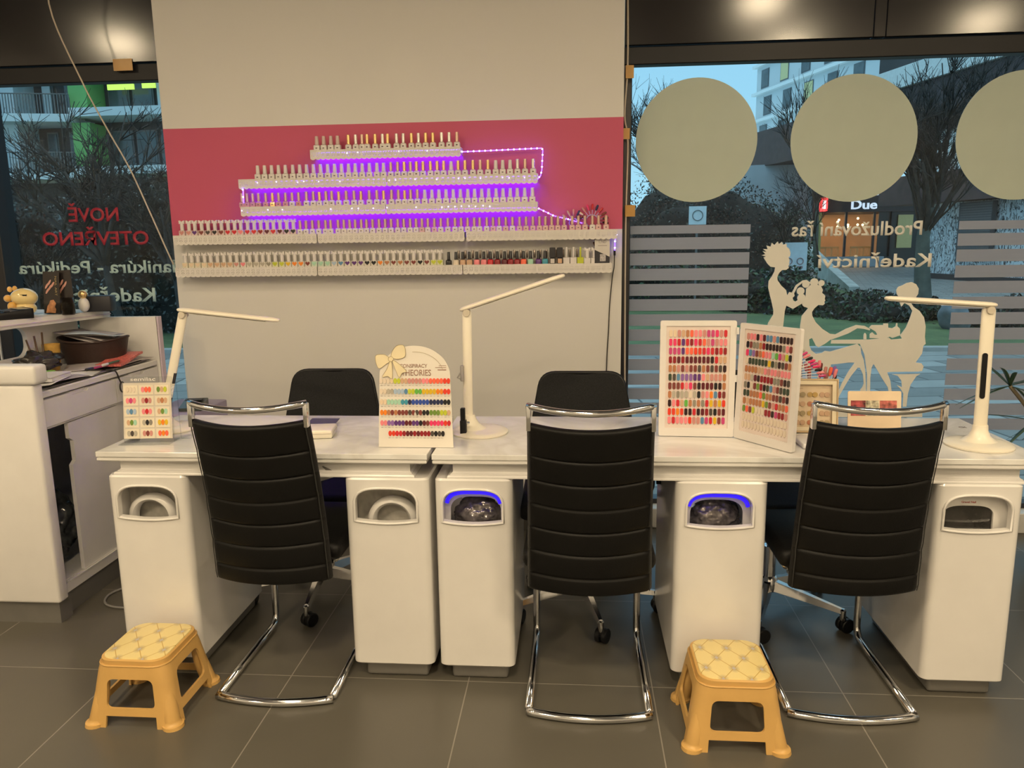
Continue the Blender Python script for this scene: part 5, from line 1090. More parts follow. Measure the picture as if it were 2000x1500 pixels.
blob((-0.052, -0.012, 0.075), 0.018, yel2, 'muzzle', e, (0.9, 1, 0.9)); blob((-0.030, -0.030, 0.040), 0.018, yel2, 'paw', e, (1, 1, 1.2)); blob((-0.030, 0.030, 0.030), 0.018, yel2, 'paw', e)
bm = bmesh.new(); box(bm, 0.012, 0.038, -0.0405, -0.032, 0.086, 0.092); obj('coin_slot', bm, black_pl, e)
# card holder with dark leaflets
e = empty('leaflet_holder', 'clear holder of dark leaflets with a printed face, at the end of the reception shelf', 'leaflet holder', (-2.285, 3.255, SZ), math.radians(4))
bm = bmesh.new(); box(bm, -0.055, 0.075, -0.024, -0.022, 0, 0.060); box(bm, -0.055, 0.075, 0.030, 0.032, 0, 0.10); box(bm, -0.055, 0.075, -0.022, 0.030, 0, 0.002); obj('clear_holder', bm, clear, e)
lf = mat('dark_leaflet', (0.018, 0.013, 0.012), 0.3)
for dx_, dy_, tz, nm in ((-0.022, -0.012, 0.04, 'leaflet'), (0.035, 0.006, -0.05, 'leaflet')):
    M_ = Matrix.Translation((dx_, dy_, 0.003)) @ Matrix.Rotation(tz, 4, 'Y') @ Matrix.Rotation(-0.06, 4, 'X')
    bm = bmesh.new(); box(bm, -0.036, 0.036, -0.001, 0.001, 0, 0.185 if dx_ < 0 else 0.190, M=M_); l_ = obj('leaflet', bm, lf, e)
    bm = bmesh.new()
    for k, (px_, pz_) in enumerate(((-0.018, 0.10), (-0.006, 0.115), (0.006, 0.128), (-0.020, 0.122), (-0.008, 0.137))):
        plate(bm, [[(px_+a+b*0.5, pz_+b) for a, b in oval(0.009, 0.026)]], -0.0022, -0.0012, M=M_)
    obj('printed_nails', bm, mat('pinkish_nails', (0.60, 0.30, 0.24), 0.3, coat=0.4), l_)
    if dx_ < 0:
        bm = bmesh.new(); plate(bm, [[(x_*0.9, z_) for x_, z_ in ((-0.030, 0.004), (0.016, 0.004), (0.020, 0.020), (0.014, 0.030), (0.020, 0.046), (0.008, 0.062), (-0.008, 0.058), (-0.014, 0.044), (-0.022, 0.034))]], -0.0022, -0.0012, M=M_); obj('printed_face', bm, mat('printed_skin', (0.58, 0.26, 0.12), 0.4, var=0.5, scale=40), l_)
        bm, W_ = text_bm('NAIL ART', width=0.085, height=0.009, ext=0.0004)
    else:
        bm, W_ = text_bm('Dream Nail', width=0.085, height=0.012, ext=0.0004)
    for v in bm.verts: v.co = M_ @ Vector((0.016+v.co.z if dx_ < 0 else -0.026+v.co.z*0.9, -0.0018, 0.165-v.co.x if dx_ < 0 else 0.10-v.co.x))
    obj('gold_lettering', bm, mat('gold_print', (0.62, 0.48, 0.22), 0.35), l_)
e = empty('figurine', 'small gold and white figurine half hidden behind the leaflet holder', 'figurine', (-2.215, 3.33, SZ)); blob((0, 0, 0.035), 0.03, white_matte, 'figure_body', e, (0.8, 0.8, 1.1)); blob((0, 0, 0.082), 0.02, gold, 'figure_head', e)
bm = bmesh.new(); box(bm, -0.062, 0.062, -0.035, 0.035, 0, 0.072, bev=0.005, seg=2, M=Matrix.Rotation(0.2, 4, 'Z')); o = obj('black_case', bm, mat('black_case', (0.022, 0.022, 0.028), 0.5), None, True); o.location = (-2.195+0.01, 3.40, SZ); tag(o, 'plain black box at the far end of the reception shelf', 'box')
bm = bmesh.new(); lathe(bm, [(0.024, 0), (0.026, 0.003), (0.027, 0.075), (0.0245, 0.075), (0.023, 0.004), (0, 0.004)], 24); o = obj('plastic_tub', bm, glassmat('grey_plastic', (0.62, 0.58, 0.55), 0.1), None, True); o.location = (-2.213, 3.215, SZ); tag(o, 'translucent grey tub in front of the leaflet holder', 'tub')
WZ = 0.8935
# oval wicker basket with papers
e = empty('wicker_basket', 'dark brown oval wicker basket full of papers on the reception work top', 'basket', (-2.175, 3.31, WZ+0.001), math.radians(3))
def wick():
    M = mat('dark_wicker', (0.035, 0.018, 0.014), 0.5); N = M.node_tree.nodes; K = M.node_tree.links; b = N['Principled BSDF']
    t = N.new('ShaderNodeTexCoord'); wv = N.new('ShaderNodeTexChecker'); wv.inputs['Scale'].default_value = 90; K.new(t.outputs['Object'], wv.inputs['Vector']); bp = N.new('ShaderNodeBump'); bp.inputs['Strength'].default_value = 0.9; bp.inputs['Distance'].default_value = 0.003; K.new(wv.outputs['Fac'], bp.inputs['Height']); K.new(bp.outputs[0], b.inputs['Normal']); return M
wm = wick(); bm = bmesh.new(); n = 40
def el(a_, b_, z_): return [(a_*math.cos(2*PI*i/n), b_*math.sin(2*PI*i/n), z_+0.016*(abs(math.cos(2*PI*i/n))**3)*(1 if z_ > 0.05 else 0)) for i in range(n)]
loft(bm, [el(0.125, 0.075, 0), el(0.135, 0.085, 0.03), el(0.155, 0.105, 0.110), el(0.149, 0.099, 0.110), el(0.128, 0.078, 0.03), el(0.12, 0.07, 0.006)]); obj('woven_body', bm, wm, e, True, 50)
bm = bmesh.new(); tube(bm, el(0.153, 0.103, 0.112), 0.006, 7, closed=True); obj('rim', bm, wm, e, True)
def sheet(w_, d, M_, parent, nm='paper_sheet', mt=None, curl=0.012, seed=0, th=0.0008):
    bm = bmesh.new(); nx, ny = 10, 8; rr = random.Random(seed); ph = rr.uniform(0, 6)
    g = [[[bm.verts.new(M_ @ Vector((-w_/2+w_*i/nx, -d/2+d*j/ny, curl*math.sin(ph+2.2*i/nx+1.3*j/ny)*(i/nx)+s_*th))) for i in range(nx+1)] for j in range(ny+1)] for s_ in (0, 1)]
    for s_ in (0, 1):
        for j in range(ny):
            for i in range(nx): bm.faces.new((g[s_][j][i], g[s_][j][i+1], g[s_][j+1][i+1], g[s_][j+1][i]))
    for j in range(ny):
        for i in (0, nx): bm.faces.new((g[0][j][i], g[0][j+1][i], g[1][j+1][i], g[1][j][i]))
    for i in range(nx):
        for j in (0, ny): bm.faces.new((g[0][j][i], g[0][j][i+1], g[1][j][i+1], g[1][j][i]))
    return obj(nm, bm, mt or paper, parent, True)
for k in range(4):
    M_ = Matrix.Translation((-0.03+0.02*k, -0.01*k, 0.130+0.006*k)) @ Matrix.Rotation(0.2*k-0.3, 4, 'Z') @ Matrix.Rotation(0.20-0.05*k, 4, 'Y')
    o = sheet(0.24-0.01*k, 0.15, M_, None, 'paper_sheet', mat('grey_paper', (0.42, 0.38, 0.38), 0.7) if k < 3 else mat('pale_blue_paper', (0.45, 0.52, 0.60), 0.7), 0.01, k); o.location = (-2.175, 3.31, WZ+0.001)
    tag(o, ['lowest grey sheet of paper sticking out of the wicker basket', 'second grey sheet of paper from below in the wicker basket', 'topmost grey sheet of paper on the wicker basket', 'pale blue sheet lying on top in the wicker basket'][k], 'paper', 'papers in the wicker basket')
bm = bmesh.new(); box(bm, -0.09, 0.09, -0.04, 0.04, 0, 0.012, M=Matrix.Rotation(0.25, 4, 'Y')); box(bm, 0.085, 0.17, -0.04, 0.04, -0.005, 0.007, M=Matrix.Rotation(-0.25, 4, 'Y') @ Matrix.Translation((0, 0, -0.04)))
pk = mat('coral_print_cover', (0.62, 0.14, 0.12), 0.4, var=0.35, scale=120)
bm.free(); bm = bmesh.new(); rings = []
for k in range(12):
    t = k/11; y = -0.11+0.22*t; z = 0.030+0.030*math.sin(t*2.0)*t; rings.append([(-0.055, y, z-0.010), (0.055, y, z-0.010), (0.055, y, z), (-0.055, y, z)])
loft(bm, rings); o = obj('coral_notebook', bm, pk, None, True, 30); o.location = (-2.035, 3.27, WZ-0.006); o.rotation_euler = (0, 0, 0.10); tag(o, 'coral patterned notebook bent open on top of the papers', 'notebook')
for k, (x, y, w_, d, rz_, c_) in enumerate(((-2.06, 3.33, 0.14, 0.24, 0.1, 'white_paper'), (-2.07, 3.05, 0.15, 0.22, 0.25, 'white_paper'), (-2.05, 2.85, 0.15, 0.20, -0.1, 'grey_paper'), (-2.12, 3.16, 0.17, 0.22, 0.5, 'grey_paper'), (-2.04, 2.77, 0.13, 0.15, 0.15, 'white_paper'), (-2.05, 3.42, 0.14, 0.08, -0.2, 'grey_paper'))):
    o = sheet(w_, d, Matrix.Translation((0, 0, 0.004+0.003*k)), None, 'loose_paper', _M[c_], 0.010, 20+k); o.location = (x, y, WZ+0.001); o.rotation_euler = (0, 0, rz_)
    tag(o, ['white paper under the coral notebook', 'white paper with curled edge by the pens', 'grey paper behind the front panel, beside the white notebook', 'grey paper below the wicker basket', 'white paper nearest the front panel of the counter', 'grey paper against the end panel of the counter'][k], 'paper', 'loose papers on the work top')
o = sheet(0.10, 0.72, Matrix.Translation((0, 0, 0.001)), None, 'newspaper', mat('newsprint', (0.20, 0.18, 0.18), 0.8, var=0.6, scale=90), 0.006, 77); o.location = (-2.028, 3.06, WZ+0.0002); tag(o, 'dark printed newspaper spread along the edge of the work top', 'newspaper')
e = empty('white_notebook', 'white closed notebook lying just behind the counter front panel', 'notebook', (-2.055, 2.80, WZ+0.022), 0.15)
bm = bmesh.new(); box(bm, -0.06, 0.06, -0.07, 0.08, 0, 0.016, bev=0.002, seg=1); obj('page_block', bm, paper, e); bm = bmesh.new(); box(bm, -0.062, 0.062, -0.072, 0.082, 0.016, 0.019); obj('cover', bm, mat('cover_white', (0.68, 0.64, 0.62), 0.4), e)
def pen(loc, rz, L_, c_, label):
    e = empty('pen', label, 'pen', loc, rz, 'pens on the papers'); Mx = Matrix.Rotation(PI/2, 4, 'X')
    bm = bmesh.new(); lathe(bm, [(0.002, -L_/2), (0.0055, -L_/2+0.012), (0.0055, L_*0.2)], 12, M=Mx); obj('barrel', bm, mat('pen_'+c_[0], c_[1], 0.3), e, True, 40)
    bm = bmesh.new(); lathe(bm, [(0.006, L_*0.2), (0.0062, L_*0.48), (0.004, L_/2)], 12, M=Mx); obj('pen_cap', bm, mat('pencap_'+c_[0], c_[2], 0.3), e, True, 40)
pen((-1.995, 3.14, WZ+0.034), 0.05, 0.14, ('dark_green', (0.03, 0.10, 0.06), (0.6, 0.58, 0.55)), 'dark green and white pen lying across the papers')
pen((-2.00, 3.05, WZ+0.030), -0.10, 0.14, ('magenta', (0.45, 0.04, 0.14), (0.02, 0.02, 0.02)), 'magenta pen with black cap beside the green pen')
e = empty('green_tape', 'roll of bright green tape lying on the work top', 'tape roll', (-2.10, 2.89, WZ+0.026))
bm = bmesh.new(); lathe(bm, [(0.016, 0), (0.022, 0), (0.022, 0.015), (0.016, 0.015), (0.016, 0)], 24, cap=False); obj('tape_roll', bm, mat('lime_tape', (0.22, 0.50, 0.08), 0.3), e, True, 40)
e = empty('black_bag', 'crumpled dark bag and brushes behind the counter front panel', 'bag', (-2.24, 3.02, WZ))
bm = bmesh.new(); bmesh.ops.create_icosphere(bm, subdivisions=4, radius=1)
from mathutils import noise
for v in bm.verts:
    k = 0.8+0.35*noise.noise(v.co*2.2)+0.15*noise.noise(v.co*6); v.co = Vector((v.co.x*0.085*k, v.co.y*0.13*k, 0.055+v.co.z*0.055*k))
obj('bag_body', bm, mat('crumpled_dark_bag', (0.035, 0.030, 0.026), 0.25, var=0.5, bump=0.6, bscale=60), e, True)
for k in range(3):
    bm = bmesh.new(); tube(bm, [(0.0, -0.02+0.03*k, 0.06), (-0.04, 0.0+0.05*k, 0.15+0.01*k)], 0.004, 6); obj('brush_handle', bm, mat('brush_brown', (0.10, 0.06, 0.035), 0.4), e, True)
bm = bmesh.new(); lathe(bm, [(0.025, 0), (0.033, 0.05), (0.036, 0.115), (0.033, 0.115), (0.03, 0.05), (0.0, 0.004)], 24); o = obj('yellow_cup', bm, mat('mustard_paper', (0.52, 0.30, 0.06), 0.5, var=0.2, scale=30), None, True, 40); o.location = (-2.275, 3.26-0.10, WZ); tag(o, 'mustard yellow paper cup between the dark bag and the basket', 'cup')
e = empty('perfume_bottle', 'small clear bottle just behind the counter front panel', 'bottle', (-2.26, 2.86, WZ)); bm = bmesh.new(); box(bm, -0.018, 0.018, -0.018, 0.018, 0, 0.04, bev=0.004, seg=2); obj('bottle', bm, glassmat('amber_glass', (0.75, 0.68, 0.55), 0.05), e, True, 40); bm = cyl(0.009, 0.04, 0.06); obj('cap', bm, cap_w, e, True, 40)
bm = bmesh.new(); tube(bm, smooth_path([(-1.99, 3.09, WZ+0.012), (-1.962, 3.11, WZ+0.004), (-1.957, 3.125, 0.86), (-1.957, 3.135, 0.842)]), 0.0035, 6)
tube(bm, [(-1.956, 3.140+0.016*math.cos(2*PI*k/20), 0.822+0.022*math.sin(2*PI*k/20)) for k in range(20)], 0.0032, 6, closed=True)
tag(obj('hair_tie', bm, mat('black_elastic', (0.02, 0.018, 0.02), 0.6), None, True), 'black elastic loop hanging over the edge of the work top', 'hair tie')
# things inside the open cupboard
e = empty('storage_bag', 'crumpled transparent bag of bottles inside the open counter cupboard', 'bag', (-2.16, 2.86, 0.1285))
bm = bmesh.new(); bmesh.ops.create_icosphere(bm, subdivisions=4, radius=1)
for v in bm.verts:
    k = 0.85+0.3*noise.noise(v.co*2.0+Vector((4, 0, 0)))+0.15*noise.noise(v.co*7); v.co = Vector((v.co.x*0.13*k, v.co.y*0.12*k, 0.16+v.co.z*0.15*k))
obj('bag_body', bm, mat('dark_film', (0.05, 0.055, 0.06), 0.15, var=0.6, scale=30, bump=0.9, bscale=30), e, True)
for k in range(3):
    bm = bmesh.new(); lathe(bm, [(0.03, 0), (0.034, 0.01), (0.034, 0.12), (0.014, 0.15), (0.014, 0.17)], 20, c=(0, 0, 0)); o = obj('cleaning_bottle', bm, mat('bottle_grey_%d' % k, [(0.12, 0.14, 0.15), (0.25, 0.22, 0.18), (0.08, 0.10, 0.12)][k], 0.25), None, True, 40); o.location = (-2.08-0.06*k, 3.06+0.05*k, 0.1285)
    tag(o, ['dark grey bottle nearest the door opening inside the counter cupboard', 'beige bottle in the middle inside the counter cupboard', 'blackish bottle deepest inside the counter cupboard'][k], 'bottle', 'bottles in the counter cupboard')
# lilac drawer unit and black device behind the left desk
e = empty('lilac_drawer_unit', 'small lilac drawer unit standing by the wall behind the left desk', 'drawer unit', (-1.76, 3.30, 0))
lil2 = mat('lilac_plastic', (0.30, 0.26, 0.40), 0.4); bm = bmesh.new(); box(bm, -0.13, 0.11, -0.15, 0.18, 0.012, 0.700, bev=0.008, seg=2); obj('cabinet_body', bm, lil2, e, True, 40)
for k in range(5): bm = bmesh.new(); box(bm, -0.118, 0.098, -0.158, -0.150, 0.02+0.136*k, 0.146+0.136*k, bev=0.003, seg=1); d_ = obj('drawer', bm, lil2, e); bm = bmesh.new(); box(bm, -0.03, 0.01, -0.164, -0.158, 0.075+0.136*k, 0.09+0.136*k); obj('drawer_pull', bm, mat('lilac_dark', (0.16, 0.14, 0.22), 0.4), d_)
for sx_ in (-1, 1):
    for sy in (-1, 1): bm = cyl(0.012, 0, 0.012); shift(bm, -0.01+sx_*0.1, 0.015+sy*0.14, 0); obj('foot', bm, black_pl, e)
e = empty('card_terminal', 'black wedge-shaped device lying on the lilac drawer unit', 'device', (-1.705, 3.26, 0.701), 0.2)
bm = bmesh.new(); rings = [[(x, y, z+(0.02 if y > 0 and z > 0.004 else 0)) for x, y in rrect(-0.05, 0.05, -0.06, 0.07, 0.01)] for z in (0, 0.014)]; loft(bm, rings); obj('device_body', bm, mat('dark_green_plastic', (0.045, 0.055, 0.05), 0.35), e, True, 40)
bm = bmesh.new(); box(bm, -0.035, 0.035, 0.0, 0.05, 0.036, 0.038); obj('screen', bm, black_pl, e)
# floor cable behind the left pedestal
bm = bmesh.new(); tube(bm, smooth_path([(-1.60, 2.95, 0.006), (-1.75, 2.98, 0.007), (-1.88, 2.90, 0.006), (-1.915, 2.82, 0.006), (-1.87, 2.74, 0.006), (-1.76, 2.72, 0.006), (-1.60, 2.78, 0.006)]), 0.005, 7); tag(obj('floor_cable', bm, mat('grey_cable', (0.22, 0.21, 0.20), 0.4), None, True), 'grey cable loop on the floor between the counter and left desk', 'cable')
# dracaena at the right edge
e = empty('potted_dracaena', 'dark green long-leaved potted plant at the right edge by the window', 'plant', (2.03, 3.22, 0))
bm = bmesh.new(); lathe(bm, [(0.09, 0), (0.10, 0.01), (0.125, 0.24), (0.115, 0.24), (0.095, 0.03), (0, 0.03)], 28); obj('pot', bm, mat('anthracite_pot', (0.05, 0.05, 0.055), 0.5), e, True, 40)
bm = bmesh.new(); lathe(bm, [(0.0, 0.20), (0.112, 0.20), (0.112, 0.215), (0, 0.22)], 24); obj('soil', bm, mat('soil', (0.03, 0.02, 0.015), 0.9, bump=1.0), e)
bm = bmesh.new(); tube(bm, smooth_path([(0, 0, 0.2), (-0.02, 0, 0.45), (-0.05, -0.01, 0.68)]), 0.012, 8); obj('stem', bm, mat('plant_stem', (0.16, 0.13, 0.08), 0.7), e, True)
bm = bmesh.new(); tube(bm, smooth_path([(-0.02, 0, 0.45), (-0.14, -0.01, 0.66), (-0.27, -0.02, 0.82)]), [0.008]*13, 8); obj('stem', bm, _M['plant_stem'], e, True)
leafm = mat('dark_leaf', (0.035, 0.07, 0.035), 0.4, var=0.3)
def leaf(b_, d, L_, w_, droop):
    bm = bmesh.new(); d = Vector(d).normalized(); s_ = d.cross(Vector((0, 0, 1))); s_ = (s_ if s_.length > 0.1 else Vector((1, 0, 0))).normalized(); rings = []
    for k in range(9):
        t = k/8; p = Vector(b_)+d*L_*t+Vector((0, 0, -droop*t*t)); w2 = w_*math.sin(PI*min(0.98, 0.12+0.86*t))**0.8; rings.append([p-s_*w2, p+Vector((0, 0, -w2*0.35)), p+s_*w2, p+Vector((0, 0, -w2*0.35+0.0012))])
    loft(bm, rings); return bm
rl = random.Random(3)
for hub, n in (((-0.27, -0.02, 0.82), 11), ((-0.05, -0.01, 0.68), 14), ((-0.15, -0.01, 0.67), 5)):
    for k in range(n):
        a = 2*PI*k/n+rl.uniform(-0.2, 0.2); up = rl.uniform(-0.3, 1.3)
        obj('leaf', leaf(hub, (math.cos(a), math.sin(a)*0.6, up), rl.uniform(0.13, 0.22), 0.009, rl.uniform(0.0, 0.08)), leafm, e, True)

# ================================================================== OUTDOORS
def paver_mat(name, rot, sx_, sy_, c1, c2, cm):
    M = bpy.data.materials.new(name); M.use_nodes = True; N = M.node_tree.nodes; K = M.node_tree.links; b = N['Principled BSDF']
    t = N.new('ShaderNodeTexCoord'); mp = N.new('ShaderNodeMapping'); mp.inputs['Rotation'].default_value = (0, 0, rot); K.new(t.outputs['Object'], mp.inputs[0])
    br = N.new('ShaderNodeTexBrick'); K.new(mp.outputs[0], br.inputs['Vector']); br.inputs['Scale'].default_value = 1; br.inputs['Brick Width'].default_value = sx_; br.inputs['Row Height'].default_value = sy_; br.inputs['Mortar Size'].default_value = 0.012
    br.inputs['Color1'].default_value = c1+(1,); br.inputs['Color2'].default_value = c2+(1,); br.inputs['Mortar'].default_value = cm+(1,); br.inputs['Bias'].default_value = -0.35
    n = N.new('ShaderNodeTexNoise'); n.inputs['Scale'].default_value = 3; K.new(t.outputs['Object'], n.inputs[0]); r = N.new('ShaderNodeMapRange'); r.inputs[3].default_value = 0.8; r.inputs[4].default_value = 1.2; K.new(n.outputs['Fac'], r.inputs[0])
    v = N.new('ShaderNodeVectorMath'); v.operation = 'MULTIPLY'; K.new(br.outputs['Color'], v.inputs[0]); K.new(r.outputs[0], v.inputs[1]); K.new(v.outputs[0], b.inputs['Base Color']); b.inputs['Roughness'].default_value = 0.6; return M
GZ = -0.05
pav = paver_mat('grey_pavers', math.radians(-8), 0.8, 0.4, (0.20, 0.20, 0.19), (0.42, 0.42, 0.40), (0.08, 0.08, 0.08))
bm = bmesh.new(); box(bm, -30, 30, 3.86, 10.3, GZ-0.3, GZ); tag(obj('paved_forecourt', bm, pav), kind='structure')
def grass_mat():
    M = bpy.data.materials.new('lawn'); M.use_nodes = True; N = M.node_tree.nodes; K = M.node_tree.links; b = N['Principled BSDF']
    t = N.new('ShaderNodeTexCoord'); n = N.new('ShaderNodeTexNoise'); n.inputs['Scale'].default_value = 1.3; n.inputs['Detail'].default_value = 12; n.inputs['Roughness'].default_value = 0.8; K.new(t.outputs['Object'], n.inputs[0])
    r = N.new('ShaderNodeValToRGB'); K.new(n.outputs['Fac'], r.inputs[0]); e = r.color_ramp.elements; e[0].position = 0.3; e[0].color = (0.045, 0.075, 0.028, 1); e[1].position = 0.7; e[1].color = (0.15, 0.21, 0.08, 1); K.new(r.outputs[0], b.inputs['Base Color'])
    n2 = N.new('ShaderNodeTexNoise'); n2.inputs['Scale'].default_value = 30; bp = N.new('ShaderNodeBump'); bp.inputs['Strength'].default_value = 1; bp.inputs['Distance'].default_value = 0.04; K.new(n2.outputs['Fac'], bp.inputs['Height']); K.new(bp.outputs[0], b.inputs['Normal']); b.inputs['Roughness'].default_value = 0.9; return M
lawn = grass_mat()
bm = bmesh.new(); box(bm, -40, 10.5, 10.42, 60, GZ-0.3, GZ+0.02); tag(obj('lawn_ground', bm, lawn), kind='structure')
bm = bmesh.new(); box(bm, -30, 30, 10.3, 10.42, GZ-0.3, GZ+0.06, bev=0.01, seg=1); tag(obj('kerb_stone', bm, mat('pale_kerb', (0.36, 0.36, 0.34), 0.7)), kind='structure')
path = paver_mat('path_pavers', 0.3, 0.5, 0.25, (0.24, 0.24, 0.23), (0.36, 0.36, 0.35), (0.12, 0.12, 0.12))
bm = bmesh.new(); P_ = [(6.7, 16.6), (8.8, 15.8), (9.4, 14.6), (30, 14.6), (30, 60), (9.0, 60), (9.0, 30.5), (7.7, 22.2)]
loft(bm, [[(x, y, GZ) for x, y in P_], [(x, y, GZ+0.028) for x, y in P_]]); tag(obj('garden_path', bm, path), kind='structure')
bm = bmesh.new(); box(bm, 9.4, 30, 10.42, 14.6, GZ-0.3, GZ+0.022); tag(obj('lawn_verge', bm, lawn), kind='structure')
# edging slab running up the slope
bm = bmesh.new(); rings = []
for (x, y, z) in ((7.45, 21.6, GZ), (8.1, 26.0, 0.45), (8.75, 30.5, 1.05), (9.3, 36, 1.4)): rings.append([(x, y, z-0.4), (x+0.28, y, z-0.4), (x+0.28, y, z+0.16), (x, y, z+0.16)])
loft(bm, rings); tag(obj('slope_edging', bm, mat('pale_stone_edging', (0.42, 0.44, 0.42), 0.8, var=0.2, scale=3)), 'pale stone edging running diagonally up the slope beside the path', 'edging')

# leafy masses built of many small leaves around a dark core
def leaf_mass(name, label, cat, c_, r_, n, size, mats, core, seed, core_m=None, zmin=None, group=None):
    rr = random.Random(seed); e = empty(name, label, cat, c_, group=group)
    from mathutils import noise
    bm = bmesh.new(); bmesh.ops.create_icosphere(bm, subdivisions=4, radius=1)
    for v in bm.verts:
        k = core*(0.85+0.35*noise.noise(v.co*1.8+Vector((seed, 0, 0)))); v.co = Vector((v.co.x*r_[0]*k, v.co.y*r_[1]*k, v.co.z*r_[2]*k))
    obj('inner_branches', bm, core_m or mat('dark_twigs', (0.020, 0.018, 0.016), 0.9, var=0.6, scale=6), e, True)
    bm = bmesh.new()
    for i in range(n):
        d = Vector((rr.gauss(0, 1), rr.gauss(0, 1), rr.gauss(0, 1))).normalized(); k = rr.uniform(core*0.85, 1.0)*(0.9+0.3*noise.noise(d*1.8+Vector((seed, 0, 0))))
        p = Vector((d.x*r_[0]*k, d.y*r_[1]*k, d.z*r_[2]*k))
        if zmin is not None and c_[2]+p.z < zmin: continue
        if p.y > r_[1]*0.4: continue
        a = Vector((rr.gauss(0, 1), rr.gauss(0, 1), rr.gauss(0, 1))).normalized()*size*rr.uniform(0.5, 1.3); b_ = a.cross(Vector((rr.gauss(0, 1), rr.gauss(0, 1), rr.gauss(0, 1)))).normalized()*size*0.45
        vs = [bm.verts.new(p+q) for q in (-a, b_, a, -b_)]; f = bm.faces.new(vs); f.material_index = rr.randrange(len(mats))
    o = obj('leaves', bm, mats, e); o['kind'] = 'stuff'
    return e
lg = [mat('leaf_dark_green', (0.020, 0.045, 0.020), 0.6), mat('leaf_mid_green', (0.05, 0.10, 0.04), 0.5), mat('leaf_grey', (0.08, 0.09, 0.08), 0.5), mat('leaf_brown', (0.045, 0.030, 0.022), 0.7)]
lb_ = [mat('leaf_brown', (0.045, 0.030, 0.022), 0.7), mat('leaf_red_brown', (0.080, 0.035, 0.025), 0.7), mat('leaf_black', (0.018, 0.018, 0.016), 0.7), mat('leaf_grey', (0.08, 0.09, 0.08), 0.5)]
lk = [_M['leaf_black'], mat('leaf_glint_grey', (0.16, 0.18, 0.18), 0.4), mat('leaf_slate', (0.045, 0.050, 0.048), 0.5), _M['leaf_grey'], _M['leaf_brown']]  # pale leaf colour stands in for glints on the dark foliage
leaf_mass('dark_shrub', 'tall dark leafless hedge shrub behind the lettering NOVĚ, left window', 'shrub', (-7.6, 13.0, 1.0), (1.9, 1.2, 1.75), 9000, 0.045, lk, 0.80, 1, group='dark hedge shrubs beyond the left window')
leaf_mass('dark_shrub', 'reddish brown hedge shrub at the left edge of the left window', 'shrub', (-9.9, 12.8, 1.0), (1.4, 1.0, 1.75), 6500, 0.045, lb_, 0.80, 2, group='dark hedge shrubs beyond the left window')
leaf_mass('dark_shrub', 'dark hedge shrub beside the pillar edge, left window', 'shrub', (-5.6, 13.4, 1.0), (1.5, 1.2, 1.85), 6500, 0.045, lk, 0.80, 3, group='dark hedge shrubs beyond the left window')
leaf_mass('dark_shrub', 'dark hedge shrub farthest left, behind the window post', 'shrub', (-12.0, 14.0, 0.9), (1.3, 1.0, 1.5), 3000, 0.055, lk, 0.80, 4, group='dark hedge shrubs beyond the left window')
leaf_mass('hillside_shrub', 'brown tangled bushes on the bank below the leftmost circle, right window', 'shrub', (3.2, 20.5, 1.0), (2.9, 1.8, 2.3), 14000, 0.045, lb_, 0.82, 5, group='bushes on the bank')
leaf_mass('hillside_shrub', 'dark green bushes on the bank in front of the concrete wall', 'shrub', (5.5, 22.5, 0.5), (1.5, 1.8, 2.1), 10000, 0.055, lg, 0.82, 6, group='bushes on the bank')
leaf_mass('hillside_shrub', 'green bush nearest the pillar on the bank, right window', 'shrub', (1.6, 17.5, 0.3), (1.9, 1.5, 0.95), 5000, 0.06, lg, 0.82, 7, group='bushes on the bank')
leaf_mass('ground_cover', 'low green ground cover between the lawn and path, nearest the standing hairdresser', 'shrub', (4.2, 16.6, 0.15), (1.5, 1.6, 0.75), 6000, 0.06, lg, 0.85, 8, group='low ground cover plants')
leaf_mass('ground_cover', 'low green ground cover behind the silhouettes, in front of the path', 'shrub', (5.7, 14.6, 0.0), (1.3, 1.1, 0.52), 6000, 0.055, lg, 0.85, 9, group='low ground cover plants')
leaf_mass('ground_cover', 'low twiggy planting under the right tree by the manicurist silhouette', 'shrub', (7.2, 13.4, 0.0), (1.2, 0.9, 0.50), 4000, 0.05, lg+lb_, 0.85, 10, group='low ground cover plants')
bm = bmesh.new(); bmesh.ops.create_icosphere(bm, subdivisions=3, radius=1)
for v in bm.verts: k = 0.85+0.3*noise.noise(v.co*1.3); v.co = Vector((v.co.x*0.28*k, v.co.y*0.25*k, v.co.z*0.30*k))
o = obj('boulder', bm, mat('blue_grey_stone', (0.16, 0.18, 0.20), 0.8, var=0.3, scale=6), None, True); o.location = (6.05, 12.7, 0.17); tag(o, 'blue grey boulder on the grass right of the manicurist silhouette', 'rock')

